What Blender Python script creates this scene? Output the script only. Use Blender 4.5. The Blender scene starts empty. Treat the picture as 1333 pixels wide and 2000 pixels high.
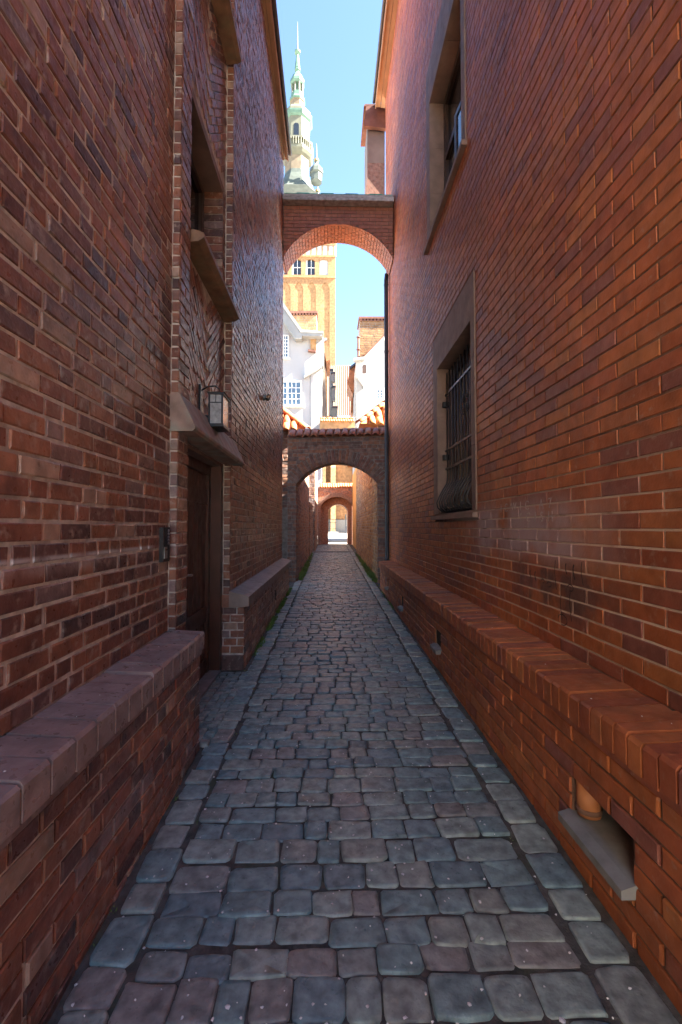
import bpy, math, random
from mathutils import Vector, Matrix
R = math.radians
scene = bpy.context.scene
COL = scene.collection

# ------------------------------------------------------------------ camera
CAMZ, FPX, YAW, PITCH = 1.5, 889.0, R(1.385), R(1.93)
cam = bpy.data.cameras.new('camera'); camo = bpy.data.objects.new('camera', cam); COL.objects.link(camo)
cam.sensor_fit = 'VERTICAL'; cam.sensor_height = 36; cam.lens = 16; cam.clip_start = .05; cam.clip_end = 2000
camo.location = (0, 0, CAMZ); camo.rotation_euler = (R(90)+PITCH, 0, -YAW)
scene.camera = camo
# ------------------------------------------------------------------ light
SUN_AZ, SUN_EL = R(82), R(40)          # sun stands to the right and a little behind the camera
SKY, SUN, EXPO = .05, 5.0, 3.65
tosun = Vector((math.sin(SUN_AZ)*math.cos(SUN_EL), -math.cos(SUN_AZ)*math.cos(SUN_EL), math.sin(SUN_EL)))
w = bpy.data.worlds.new('World'); scene.world = w; w.use_nodes = True
nt = w.node_tree; bg = nt.nodes['Background']
sk = nt.nodes.new('ShaderNodeTexSky'); sk.sky_type = 'NISHITA'; sk.sun_disc = False
sk.sun_elevation = SUN_EL; sk.sun_rotation = math.atan2(tosun.x, tosun.y)
sk.altitude = 500; sk.air_density = 1.0; sk.dust_density = .3; sk.ozone_density = 3
nt.links.new(sk.outputs[0], bg.inputs[0]); bg.inputs[1].default_value = SKY
sl = bpy.data.lights.new('sun', 'SUN'); sl.energy = SUN; sl.angle = R(.5); sl.color = (1, .93, .82)
so = bpy.data.objects.new('sun', sl); COL.objects.link(so)
so.rotation_euler = tosun.to_track_quat('Z', 'Y').to_euler()
vs = scene.view_settings; vs.view_transform = 'Standard'; vs.look = 'None'; vs.exposure = EXPO; vs.gamma = 1
vs.use_curve_mapping = False
scene.render.engine = 'CYCLES'
scene.cycles.max_bounces = 10; scene.cycles.diffuse_bounces = 8; scene.cycles.use_denoising = True
scene.cycles.caustics_reflective = False; scene.cycles.caustics_refractive = False

# ------------------------------------------------------------------ helpers
CM = Matrix.Rotation(-YAW, 3, 'Z') @ Matrix.Rotation(R(90)+PITCH, 3, 'X')
CMI = CM.inverted()
def P(px, py, y):
    "the point at depth y (metres up the alley) seen at photograph pixel px, py"
    d = CM @ Vector(((px-666.5)/FPX, (1000-py)/FPX, -1)); k = y/d.y
    return Vector((d.x*k, y, CAMZ+d.z*k))
def proj(p):
    q = CMI @ (Vector(p)-Vector((0, 0, CAMZ)))
    if q.z > -.05: return None
    return 666.5-q.x/q.z*FPX, 1000+q.y/q.z*FPX
def zg(y): return .022*max(min(y, 32), -3)

def tag(o, label=None, cat=None, group=None, kind=None):
    if label: o['label'] = label
    if cat: o['category'] = cat
    if group: o['group'] = group
    if kind: o['kind'] = kind
    return o
def empty(name, loc=(0, 0, 0), parent=None):
    o = bpy.data.objects.new(name, None); COL.objects.link(o); o.empty_display_size = .1
    if parent: o.parent = parent
    else: o.location = loc
    return o
def link(name, me, parent=None, mat=None, M=None):
    o = bpy.data.objects.new(name, me); COL.objects.link(o)
    if mat and not me.materials: me.materials.append(mat)
    if M is not None: o.matrix_world = M
    if parent:
        o.parent = parent
        o.matrix_parent_inverse = PINV(parent)
    return o
def PINV(p): return chain(p).inverted()
def chain(p):
    m = p.matrix_basis.copy(); 
    if p.parent: m = chain(p.parent) @ p.matrix_parent_inverse @ m
    return m

class MB:
    def __init__(s): s.v = []; s.f = []; s.t = []; s.sm = False
    def add(s, vs, fs, tint=0.):
        b = len(s.v); s.v += [tuple(v) for v in vs]
        for f in fs: s.f.append(tuple(b+i for i in f)); s.t.append(tint)
    def box(s, x0, x1, y0, y1, z0, z1, tint=0., skip=''):
        v = [(x, y, z) for x in (x0, x1) for y in (y0, y1) for z in (z0, z1)]
        F = {'l': (0, 1, 3, 2), 'r': (4, 6, 7, 5), 'f': (0, 4, 5, 1), 'b': (2, 3, 7, 6), 'd': (0, 2, 6, 4), 'u': (1, 5, 7, 3)}
        s.add(v, [F[k] for k in F if k not in skip], tint)
    def prism(s, poly, a, d, tint=0.):
        "poly of 3D points extruded by vector d"
        n = len(poly); p = [Vector(q)+Vector(a) for q in poly]; d = Vector(d)
        s.add(p+[q+d for q in p], [tuple(range(n))[::-1], tuple(range(n, 2*n))]+[(i, (i+1) % n, n+(i+1) % n, n+i) for i in range(n)], tint)
    def obox(s, c, ax, ay, az, tint=0., ch=0):
        c, ax, ay, az = map(Vector, (c, ax, ay, az))
        v = [c+i*ax+j*ay+k*az for i in (-1, 1) for j in (-1, 1) for k in (-1, 1)]
        s.add(v, [(0, 1, 3, 2), (4, 6, 7, 5), (0, 4, 5, 1), (2, 3, 7, 6), (0, 2, 6, 4), (1, 5, 7, 3)], tint)
    def tube(s, pts, r, n=8, tint=0., cap=True):
        pts = [Vector(p) for p in pts]; rr = r if isinstance(r, (list, tuple)) else [r]*len(pts); rings = []
        for i, p in enumerate(pts):
            t = (pts[min(i+1, len(pts)-1)]-pts[max(i-1, 0)]).normalized()
            a = t.orthogonal().normalized() if i == 0 else (a0-t*a0.dot(t)).normalized()
            a0 = a; b = t.cross(a)
            rings.append([p+rr[i]*(math.cos(2*math.pi*k/n)*a+math.sin(2*math.pi*k/n)*b) for k in range(n)])
        fs = [(i*n+k, i*n+(k+1) % n, (i+1)*n+(k+1) % n, (i+1)*n+k) for i in range(len(pts)-1) for k in range(n)]
        if cap: fs += [tuple(range(n))[::-1], tuple((len(pts)-1)*n+k for k in range(n))]
        s.add([v for r_ in rings for v in r_], fs, tint)
    def lathe(s, c, prof, n=8, tint=0., rot=0.):
        vs = [(c[0]+r*math.cos(2*math.pi*k/n+rot), c[1]+r*math.sin(2*math.pi*k/n+rot), z) for (r, z) in prof for k in range(n)]
        fs = [(i*n+k, i*n+(k+1) % n, (i+1)*n+(k+1) % n, (i+1)*n+k) for i in range(len(prof)-1) for k in range(n)]
        fs += [tuple(range(n))[::-1], tuple((len(prof)-1)*n+k for k in range(n))]
        s.add(vs, fs, tint)
    def mesh(s, name, mat=None, smooth=False):
        me = bpy.data.meshes.new(name); me.from_pydata(s.v, [], s.f)
        if mat: me.materials.append(mat)
        if any(s.t):
            a = me.attributes.new('tint', 'FLOAT', 'FACE'); a.data.foreach_set('value', s.t)
        if smooth: me.polygons.foreach_set('use_smooth', [True]*len(me.polygons))
        me.update(); return me
    def build(s, name, mat, parent=None, smooth=False, kind=None, label=None):
        o = link(name, s.mesh(name, mat, smooth), parent)
        if kind: o['kind'] = kind
        if label: o['label'] = label
        return o

# ------------------------------------------------------------------ materials
def mk(name, cols, rough=.75, nscale=9., nlo=.72, nhi=1.2, bump=.25, bscale=90., spec=.5, metal=0., smear=None, stains=(), big=None, rvar=.2, trans=0., clamp=False):
    m = bpy.data.materials.new(name); m.use_nodes = True; t = m.node_tree; N = t.nodes; L = t.links
    b = N['Principled BSDF']
    def nd(k, **kw):
        n = N.new(k)
        for a, v in kw.items(): setattr(n, a, v)
        return n
    def math_(op, a, c=None, cl=False):
        n = nd('ShaderNodeMath', operation=op, use_clamp=cl)
        for i, x in enumerate((a, c)):
            if x is None: continue
            if isinstance(x, (int, float)): n.inputs[i].default_value = x
            else: L.new(x, n.inputs[i])
        return n.outputs[0]
    def mapr(x, a, c, d, e):
        n = nd('ShaderNodeMapRange'); L.new(x, n.inputs[0])
        for i, v in enumerate((a, c, d, e)): n.inputs[i+1].default_value = v
        return n.outputs[0]
    geo = nd('ShaderNodeNewGeometry'); at = nd('ShaderNodeAttribute', attribute_name='tint'); oi = nd('ShaderNodeObjectInfo')
    fr = math_('FRACT', math_('ADD', at.outputs['Fac'], oi.outputs['Random']))
    if len(cols) > 1:
        rp = nd('ShaderNodeValToRGB'); cr = rp.color_ramp; L.new(fr, rp.inputs[0]); cr.interpolation = 'CONSTANT' if len(cols) > 4 else 'LINEAR'
        while len(cr.elements) < len(cols): cr.elements.new(.5)
        for i, c in enumerate(cols):
            cr.elements[i].position = i/len(cols) if len(cols) > 4 else i/(len(cols)-1); cr.elements[i].color = (*c, 1)
        col = rp.outputs[0]
    else:
        rp = nd('ShaderNodeRGB'); rp.outputs[0].default_value = (*cols[0], 1); col = rp.outputs[0]
    def noise(sc, det=4., off=None):
        n = nd('ShaderNodeTexNoise'); n.inputs['Scale'].default_value = sc; n.inputs['Detail'].default_value = det
        L.new(geo.outputs['Position'], n.inputs['Vector']); return n.outputs['Fac']
    n1 = noise(nscale, 6)
    def mul(col, fac):
        mx = nd('ShaderNodeMix', data_type='RGBA', blend_type='MULTIPLY'); mx.inputs[0].default_value = 1
        cb = nd('ShaderNodeCombineColor')
        for i in range(3): L.new(fac, cb.inputs[i])
        L.new(col, mx.inputs[6]); L.new(cb.outputs[0], mx.inputs[7]); return mx.outputs[2]
    col = mul(col, mapr(n1, .3, .7, nlo, nhi))
    if big: col = mul(col, mapr(noise(big[0], 3), .35, .65, big[1], big[2]))
    def mixc(col, c2, fac):
        mx = nd('ShaderNodeMix', data_type='RGBA'); L.new(fac, mx.inputs[0]); L.new(col, mx.inputs[6]); mx.inputs[7].default_value = (*c2, 1); return mx.outputs[2]
    if smear:
        c2, sc, lo, hi, st = smear
        col = mixc(col, c2, math_('MULTIPLY', mapr(noise(sc, 8), lo, hi, 0, 1), st))
    if stains:
        sx = nd('ShaderNodeSeparateXYZ'); L.new(geo.outputs['Position'], sx.inputs[0])
        for (y0, y1, z0, z1, fy, fz, c2, st, sc, lo, hi) in stains:
            k = None
            for o_, a, c, f in ((1, y0, y1, fy), (2, z0, z1, fz)):
                e1 = mapr(sx.outputs[o_], a-f, a+f, 0, 1); e2 = mapr(sx.outputs[o_], c-f, c+f, 1, 0)
                e = math_('MULTIPLY', e1, e2); k = e if k is None else math_('MULTIPLY', k, e)
            k = math_('MULTIPLY', math_('MULTIPLY', k, mapr(noise(sc, 5), lo, hi, 0, 1)), st)
            col = mixc(col, c2, k)
    L.new(col, b.inputs['Base Color'])
    r = math_('ADD', mapr(noise(nscale*2.3, 3), .3, .7, -rvar/2, rvar/2), rough, True)
    L.new(r, b.inputs['Roughness'])
    b.inputs['Specular IOR Level'].default_value = spec; b.inputs['Metallic'].default_value = metal
    if trans: b.inputs['Transmission Weight'].default_value = trans
    if bump:
        bp = nd('ShaderNodeBump'); bp.inputs['Strength'].default_value = bump; bp.inputs['Distance'].default_value = .004
        L.new(noise(bscale, 6), bp.inputs['Height']); L.new(bp.outputs[0], b.inputs['Normal'])
    return m

WHITE_ST = (.62, .60, .58)
EFF = [(.9, 2.9, 1.378, 1.394, .3, .006, WHITE_ST, .85, 5, .28, .5), (1.2, 2.85, 1.33, 1.385, .4, .02, (.5, .4, .36), .45, 7, .4, .62)]
GRAF = [(2.25, 4.2, 1.30, 1.66, .3, .06, (.44, .32, .32), .85, 2.5, .36, .56), (2.1, 3.2, 1.0, 1.28, .2, .05, (.09, .055, .05), .8, 5, .42, .56)]
M = {}
M['brick_l'] = mk('brick_handmade', [(.24, .095, .06), (.30, .12, .07), (.27, .105, .065), (.17, .075, .058), (.35, .15, .085), (.28, .11, .065), (.25, .13, .10), (.32, .13, .07), (.13, .068, .058), (.27, .105, .065), (.42, .27, .19), (.25, .10, .06), (.25, .16, .14), (.30, .12, .065)],
    rough=.42, nscale=14, nlo=.6, nhi=1.25, bump=.6, bscale=70, smear=((.46, .37, .30), 22, .57, .72, .6), stains=EFF, rvar=.35, big=(1.3, .75, 1.15))
M['brick_r'] = mk('brick_smooth', [(.41, .115, .04), (.46, .145, .048), (.43, .125, .045), (.37, .10, .042), (.48, .165, .055), (.43, .13, .042), (.40, .11, .045), (.45, .145, .055), (.33, .10, .055), (.44, .13, .042), (.29, .10, .07), (.42, .12, .04)],
    rough=.54, nscale=11, nlo=.72, nhi=1.18, bump=.5, bscale=85, smear=((.42, .31, .25), 24, .62, .78, .5), stains=GRAF, rvar=.25, big=(1.1, .78, 1.12))
M['brick_old'] = mk('brick_old', [(.30, .15, .10), (.37, .17, .10), (.24, .14, .11), (.42, .20, .12), (.27, .13, .095), (.33, .20, .15), (.20, .13, .11), (.37, .17, .10)],
    rough=.75, nscale=12, nlo=.6, nhi=1.25, bump=.6, bscale=60, smear=((.35, .31, .27), 15, .5, .7, .5))
M['brick_gold'] = mk('brick_golden', [(.42, .24, .10), (.48, .28, .12), (.36, .19, .09), (.52, .33, .15), (.40, .21, .10), (.32, .20, .11)], rough=.8, nscale=6, nlo=.65, nhi=1.2, bump=.5, bscale=50)
M['brick_arch'] = mk('brick_arch', [(.34, .12, .07), (.38, .14, .075), (.31, .11, .065)], rough=.6, nscale=10, bump=.25)
M['mortar_l'] = mk('mortar_pale', [(.66, .57, .48)], rough=.9, nscale=20, nlo=.6, nhi=1.15, bump=.7, bscale=120, stains=EFF[:1], smear=((.20, .12, .09), 3, .5, .7, .7))
M['mortar_r'] = mk('mortar_red', [(.21, .12, .085)], rough=.9, nscale=14, nlo=.55, nhi=1.2, bump=.6, bscale=120, stains=[(1.2, 4.6, .8, 1.75, .6, .2, (.66, .52, .42), .95, 4, .25, .45)])
M['mortar_o'] = mk('mortar_old', [(.36, .32, .28)], rough=.95, nscale=12, nlo=.5, nhi=1.2, bump=.8, bscale=80)
M['stone'] = mk('stone_brown', [(.25, .16, .12)], rough=.7, nscale=6, nlo=.75, nhi=1.15, bump=.4, bscale=60)
M['slab'] = mk('stone_canopy', [(.36, .24, .18)], rough=.75, nscale=9, nlo=.6, nhi=1.2, bump=.5, bscale=50, smear=((.30, .31, .24), 7, .48, .62, .7))
M['sillbrown'] = mk('sill_brown', [(.27, .15, .08)], rough=.6, nscale=9, nlo=.6, nhi=1.2, bump=.4, bscale=50, smear=((.17, .15, .08), 8, .5, .65, .5))
M['cap2'] = mk('stone_coping', [(.30, .22, .18)], rough=.6, nscale=9, nlo=.7, nhi=1.2, bump=.4, bscale=60)
M['cap_l'] = mk('coping_brick_purple', [(.33, .24, .21), (.38, .28, .245), (.30, .22, .20), (.36, .25, .21)], rough=.38, nscale=12, nlo=.7, nhi=1.2, bump=.4, bscale=70, rvar=.3)
M['joint'] = mk('joint_dark', [(.09, .06, .048)], rough=.95, nscale=20, bump=.5)
M['lead'] = mk('lead_grey', [(.075, .09, .075)], rough=.6, nscale=1, bump=.1, bscale=3)
M['sill_grey'] = mk('stone_grey', [(.27, .265, .25)], rough=.8, nscale=10, nlo=.65, nhi=1.1, bump=.4, bscale=60)
M['wood'] = mk('wood_dark', [(.10, .038, .022)], rough=.4, nscale=6, nlo=.7, nhi=1.2, bump=.3, bscale=30)
M['frame'] = mk('wood_frame_brown', [(.07, .04, .028)], rough=.45, nscale=8, bump=.15)
M['metal'] = mk('iron_black', [(.022, .02, .02)], rough=.42, nscale=20, bump=.2, spec=.5)
M['steel'] = mk('steel_grey', [(.45, .44, .42)], rough=.35, metal=.9, bump=0)
M['glass'] = mk('window_glass_dark', [(.02, .023, .026)], rough=.06, bump=0, spec=.8, rvar=.02)
M['glass_sky'] = mk('window_glass_sky_tint', [(.08, .13, .18)], rough=.05, bump=0, spec=.9, rvar=.02)  # blue of the reflected sky put into the pane colour
M['pane_beige'] = mk('window_glass_reflection', [(.58, .50, .34)], rough=.12, nscale=2.5, nlo=.5, nhi=1.2, bump=0, spec=.7, rvar=.05)  # beige reflection of opposite wall and sky put into the pane colour
M['dark_fill'] = mk('unlit_dark_fill', [(.03, .025, .022)], rough=.9, bump=0)  # near-black colour stands in for unlit depth behind openings
M['curtain'] = mk('curtain_cream', [(.36, .30, .20)], rough=.9, nscale=5, bump=0)
M['soffit'] = mk('eaves_board_tan', [(.42, .26, .15), (.46, .29, .17)], rough=.6, nscale=5, nlo=.85, nhi=1.1, bump=.15, bscale=40)
M['gutter'] = mk('gutter_dark', [(.05, .05, .06)], rough=.45, nscale=8, bump=.1)
M['roofdark'] = mk('roof_tile_dark', [(.18, .075, .05)], rough=.8, nscale=5, bump=.4, bscale=12)
M['cobble'] = mk('cobble_stone', [(.22, .31, .30), (.29, .36, .325), (.20, .285, .29), (.27, .30, .27), (.32, .38, .335), (.21, .30, .29), (.29, .28, .25), (.25, .33, .31), (.18, .245, .25), (.30, .33, .285)],
    rough=.42, nscale=20, nlo=.55, nhi=1.3, bump=.7, bscale=60, rvar=.35, smear=((.25, .25, .25), 45, .64, .74, .45))
M['soil'] = mk('joint_soil', [(.10, .092, .08)], rough=.95, nscale=18, nlo=.5, nhi=1.4, bump=1, bscale=120, smear=((.05, .07, .025), 5, .55, .7, .6))
M['ground'] = mk('ground_paving', [(.42, .39, .345)], rough=.85, nscale=.8, bump=.3, bscale=8)
M['slabfloor'] = mk('threshold_slab', [(.15, .155, .15)], rough=.6, nscale=10, nlo=.6, nhi=1.25, bump=.6, bscale=70)
M['tile'] = mk('roof_tile_red', [(.42, .15, .08), (.48, .19, .09), (.36, .13, .08), (.45, .20, .12)], rough=.65, nscale=8, nlo=.7, nhi=1.2, bump=.4, bscale=40)
M['tile_o'] = mk('roof_tile_orange', [(.55, .20, .07), (.60, .26, .09), (.50, .17, .07)], rough=.6, nscale=4, nlo=.8, nhi=1.15, bump=.3, bscale=25)
M['tile_p'] = mk('roof_pantile_pale', [(.20, .10, .065), (.23, .12, .08), (.17, .085, .055)], rough=.8, nscale=4, bump=.3, bscale=12)
M['tile_g'] = mk('roof_tile_green', [(.07, .30, .22), (.09, .36, .26), (.06, .25, .2)], rough=.3, nscale=5, bump=.2)
M['slate'] = mk('weathered_shingle', [(.44, .41, .38), (.52, .48, .44), (.37, .34, .31)], rough=.85, nscale=12, nlo=.6, nhi=1.2, bump=.6, bscale=40)
M['white'] = mk('plaster_white', [(.38, .385, .385)], rough=.9, nscale=.9, nlo=.93, nhi=1.04, bump=.2, bscale=10)
M['grey'] = mk('plaster_grey', [(.27, .28, .275)], rough=.9, nscale=1.3, nlo=.8, nhi=1.1, bump=.3, bscale=8)
M['stained'] = mk('plaster_stained', [(.25, .21, .18)], rough=.9, nscale=1.5, nlo=.55, nhi=1.25, bump=.4, bscale=14)
M['ochre'] = mk('plaster_bounce_orange', [(.62, .34, .10)], rough=.9, nscale=1.6, nlo=.8, nhi=1.1, bump=.4, bscale=10)  # orange light bounced from the wall opposite, put into the plaster colour
M['whitewood'] = mk('window_frame_white', [(.78, .77, .73)], rough=.6, bump=0)
M['tbrick'] = mk('tower_brick', [(.34, .19, .085), (.39, .235, .11), (.31, .165, .075), (.36, .205, .095)], rough=.9, nscale=3.2, nlo=.66, nhi=1.25, bump=.6, bscale=5, big=(.25, .88, 1.08))
M['copper'] = mk('copper_green', [(.085, .16, .115)], rough=.6, nscale=.9, nlo=.75, nhi=1.2, bump=.2, bscale=3)
M['copper2'] = mk('copper_pale', [(.13, .13, .09)], rough=.7, nscale=.7, nlo=.8, nhi=1.15, bump=.2, bscale=3)
M['sandst'] = mk('sandstone_cream', [(.18, .14, .09)], rough=.8, nscale=1, bump=.2, bscale=3)
M['gold'] = mk('gilt', [(.55, .38, .12)], rough=.4, metal=.6, bump=0)
M['timber'] = mk('timber_brown', [(.28, .11, .045)], rough=.7, nscale=4, bump=.2)
M['lampglass'] = mk('lantern_glass', [(.40, .40, .38)], rough=.25, nscale=30, bump=.3, bscale=60)
M['lampglass_lit'] = mk('lantern_glass_lit_side', [(.45, .24, .10)], rough=.25, bump=0)  # same frosted glass, warm light on this side put into its colour
M['moss'] = mk('moss_green', [(.14, .25, .04), (.22, .33, .06), (.10, .18, .03), (.26, .30, .09)], rough=.8, nscale=3, bump=0)
M['petal'] = mk('petal_white', [(.75, .74, .72)], rough=.6, bump=0)
M['chalk'] = mk('chalk_mark', [(.58, .46, .42)], rough=.9, nscale=60, nlo=.5, nhi=1.2, bump=0)
M['marker'] = mk('marker_mark', [(.035, .018, .016)], rough=.6, nscale=40, nlo=.5, nhi=1.6, bump=0)
M['cream'] = mk('plaster_cream', [(.72, .64, .52)], rough=.9, nscale=.5, nlo=.9, nhi=1.05, bump=.2, bscale=6)

# ------------------------------------------------------------------ brickwork
class Face:
    "a wall face: local (w out of the wall, s along it, t up); rz turns local +x to where the face looks"
    def __init__(s, o, rz): s.o = Vector(o); s.m = Matrix.Rotation(rz, 3, 'Z'); s.rz = rz
    def p(s, w, u, t): return s.o + s.m @ Vector((w, u, t))
EAST, WEST, SOUTH = 0., math.pi, -math.pi/2
def lay(s0, s1, t0, t1, c, L, bond, seed, holes=(), joint=.011, head=.48):
    rng = random.Random(seed); out = []; k = 0; t = t0
    while t < t1-.02:
        h = min(c, t1-t)-joint; tc = t+h/2+joint/2
        spans = [(s0, s1)]
        for H in holes:
            iv = H(tc) if callable(H) else ([(H[0], H[1])] if H[2]-.01 < tc < H[3]+.01 else [])
            for (a, b) in iv:
                ns = []
                for (p, q) in spans:
                    if b <= p or a >= q: ns.append((p, q)); continue
                    if a-p > .02: ns.append((p, a))
                    if q-b > .02: ns.append((b, q))
                spans = ns
        if bond == 'stretcher': u = s0-(L/2 if k % 2 else 0)-L*(seed % 7)/9
        elif bond == 'stack': u = s0
        else: u = s0-rng.random()*L
        while u < s1:
            if bond == 'mixed': l = L if rng.random() < .56 else L*head
            elif bond == 'flemish': l = L if (int((u-s0)*1000)+k) % 2 else L*head
            else: l = L
            l *= rng.uniform(.96, 1.04) if bond == 'mixed' else 1
            for (p, q) in spans:
                a, b = max(u, p), min(u+l, q)
                if b-a > .03: out.append(((a+b)/2, tc, b-a-joint, h, 0.))
            u += l
        t += c; k += 1
    return out
def brick_geo(l, h, rng, ch, jit, d, tilt):
    hl, hh = l/2, h/2; tu, tv, tw = rng.uniform(-tilt, tilt), rng.uniform(-tilt, tilt), rng.uniform(-jit, jit)*.8
    v = []
    for (w0, ins) in ((0, ch), (-ch, 0), (-d, 0)):
        for (a, b) in ((-1, -1), (1, -1), (1, 1), (-1, 1)):
            s, t = a*(hl-ins), b*(hh-ins)
            if w0 > -d: s += rng.uniform(-jit, jit); t += rng.uniform(-jit, jit)*.7
            v.append((w0+(tw+tu*s+tv*t if w0 > -d else 0), s, t))
    f = [(0, 1, 2, 3)]
    for r in (0, 4):
        f += [(r+4+i, r+4+(i+1) % 4, r+(i+1) % 4, r+i) for i in range(4)]
    return v, f
def rot2(v, a):
    if not a: return v
    c, s = math.cos(a), math.sin(a); return [(w, u*c-t*s, u*s+t*c) for (w, u, t) in v]
VAR = {}
def area(face, b):
    ps = [proj(face.p(0, b[0]+i*b[2]/2, b[1]+j*b[3]/2)) for (i, j) in ((-1, -1), (1, -1), (1, 1), (-1, 1))]
    if None in ps: return 0
    cx = sum(p[0] for p in ps)/4; cy = sum(p[1] for p in ps)/4
    if not (-20 < cx < 1353 and -20 < cy < 2020): return 0
    return abs(sum(ps[i][0]*ps[(i+1) % 4][1]-ps[(i+1) % 4][0]*ps[i][1] for i in range(4)))/2
def emit(sets, parent, mat, n, seed, ch=.005, jit=.0025, d=.05, tilt=.02, name='brick', stuff='brickwork'):
    "sets: list of (face, bricks). The n that show largest become objects, the rest one stuff mesh"
    rng = random.Random(seed)
    allb = [(area(F, b), F, b) for (F, bs) in sets for b in bs]
    allb.sort(key=lambda x: -x[0])
    mb = MB()
    for i, (a, F, b) in enumerate(allb):
        if i < n and a > 30:
            key = (round(b[2], 2), round(b[3], 3), rng.randrange(4), mat.name, ch, d)
            if key not in VAR:
                q = MB(); v, f = brick_geo(b[2], b[3], rng, ch, jit, d, min(tilt, .014)); q.add(v, f); VAR[key] = q.mesh(name, mat)
            Mx = Matrix.Translation(F.p(0, b[0], b[1])) @ Matrix.Rotation(F.rz, 4, 'Z') @ Matrix.Rotation(b[4]+rng.uniform(-1, 1)*jit*1.5, 4, 'X')
            link(name, VAR[key], parent, None, Mx)
        else:
            v, f = brick_geo(b[2], b[3], rng, ch, jit, d, tilt); v = rot2(v, b[4])
            mb.add([F.p(w, b[0]+u, b[1]+t) for (w, u, t) in v], f, rng.uniform(.001, .999))
    if mb.v: mb.build(stuff, mat, parent, kind='stuff')
def sheet(mb, x0, x1, y0, y1, z0, z1, holes=()):
    "a slab in x with rectangular holes (y0,y1,z0,z1)"
    ys = sorted({y0, y1, *[h[i] for h in holes for i in (0, 1)]}); zs = sorted({z0, z1, *[h[i] for h in holes for i in (2, 3)]})
    ys = [y for y in ys if y0 <= y <= y1]; zs = [z for z in zs if z0 <= z <= z1]
    def inh(a, b): return any(h[0] < a < h[1] and h[2] < b < h[3] for h in holes)
    ny, nz = len(ys)-1, len(zs)-1
    G = [[not inh((ys[i]+ys[i+1])/2, (zs[j]+zs[j+1])/2) for j in range(nz)] for i in range(ny)]
    for i in range(ny):
        for j in range(nz):
            if not G[i][j]: continue
            sk_ = ''
            if i > 0 and G[i-1][j]: sk_ += 'f'
            if i < ny-1 and G[i+1][j]: sk_ += 'b'
            if j > 0 and G[i][j-1]: sk_ += 'd'
            if j < nz-1 and G[i][j+1]: sk_ += 'u'
            mb.box(x0, x1, ys[i], ys[i+1], zs[j], zs[j+1], skip=sk_)
def arch_pts(a, b, spring, rise, n=20, pointed=False):
    hw = (b-a)/2; c = (a+b)/2
    if pointed:
        r = (hw*hw+rise*rise)/(2*hw); th = math.asin(min(1, rise/r)); h = n//2
        L_ = [(a+r-r*math.cos(th*i/h), spring+r*math.sin(th*i/h)) for i in range(h+1)]
        return L_+[(2*c-x, z) for (x, z) in L_[:-1][::-1]]
    r = (hw*hw+rise*rise)/(2*rise); zc = spring+rise-r; th = math.asin(min(1, hw/r))
    if rise > hw: th = math.pi-th
    return [(c+r*math.sin(-th+2*th*i/n), zc+r*math.cos(-th+2*th*i/n)) for i in range(n+1)]
def arch_panel(mb, x0, x1, zb, zt, a, b, ob, spring, rise, y0, y1, n=20, pointed=False, tr=None, outer=True, tint=0.):
    tr = tr or (lambda x, y, z: (x, y, z)); pts = arch_pts(a, b, spring, rise, n, pointed)
    def q(*vs): mb.add([tr(*v) for v in vs], [tuple(range(len(vs)))], tint)
    for y in (y0, y1):
        if a > x0+1e-6: q((x0, y, zb), (a, y, zb), (a, y, spring), (x0, y, spring)); q((x0, y, spring), (a, y, spring), (a, y, zt), (x0, y, zt))
        if b < x1-1e-6: q((b, y, zb), (x1, y, zb), (x1, y, spring), (b, y, spring)); q((b, y, spring), (x1, y, spring), (x1, y, zt), (b, y, zt))
        if ob > zb+1e-6: q((a, y, zb), (b, y, zb), (b, y, ob), (a, y, ob))
        for i in range(len(pts)-1):
            (xa, za), (xb, zb_) = pts[i], pts[i+1]; q((xa, y, za), (xb, y, zb_), (xb, y, zt), (xa, y, zt))
    for i in range(len(pts)-1):
        (xa, za), (xb, zb_) = pts[i], pts[i+1]; q((xa, y0, za), (xa, y1, za), (xb, y1, zb_), (xb, y0, zb_))
    for x in ((a, b) if spring-ob > .05 else ()): q((x, y0, ob), (x, y1, ob), (x, y1, spring), (x, y0, spring))
    if ob > zb+1e-6: q((a, y0, ob), (b, y0, ob), (b, y1, ob), (a, y1, ob))
    if outer:
        for x in (x0, x1): q((x, y0, zb), (x, y1, zb), (x, y1, zt), (x, y0, zt))
        q((x0, y0, zt), (x1, y0, zt), (x1, y1, zt), (x0, y1, zt))

# barrel roof tile shared mesh: lies along +y (downhill = -y), hump up
def barrel(wd, ln, th=.014, seg=8, taper=.86, rise=.8):
    mb = MB(); v = []
    for (y, k) in ((-ln/2, 1), (ln/2, taper)):
        for rr in (1, 1-2*th/wd):
            for i in range(seg+1):
                a = math.pi*i/seg; v.append((math.cos(a)*wd/2*k*rr, y, math.sin(a)*wd/2*k*rr*rise))
    n = seg+1; f = []
    for i in range(seg):
        f += [(i, i+1, 2*n+i+1, 2*n+i), (n+i, 3*n+i, 3*n+i+1, n+i+1), (i, n+i, n+i+1, i+1), (2*n+i, 2*n+i+1, 3*n+i+1, 3*n+i)]
    f += [(0, 2*n, 3*n, n), (seg, n+seg, 3*n+seg, 2*n+seg)]
    mb.add(v, f); return mb

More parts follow.
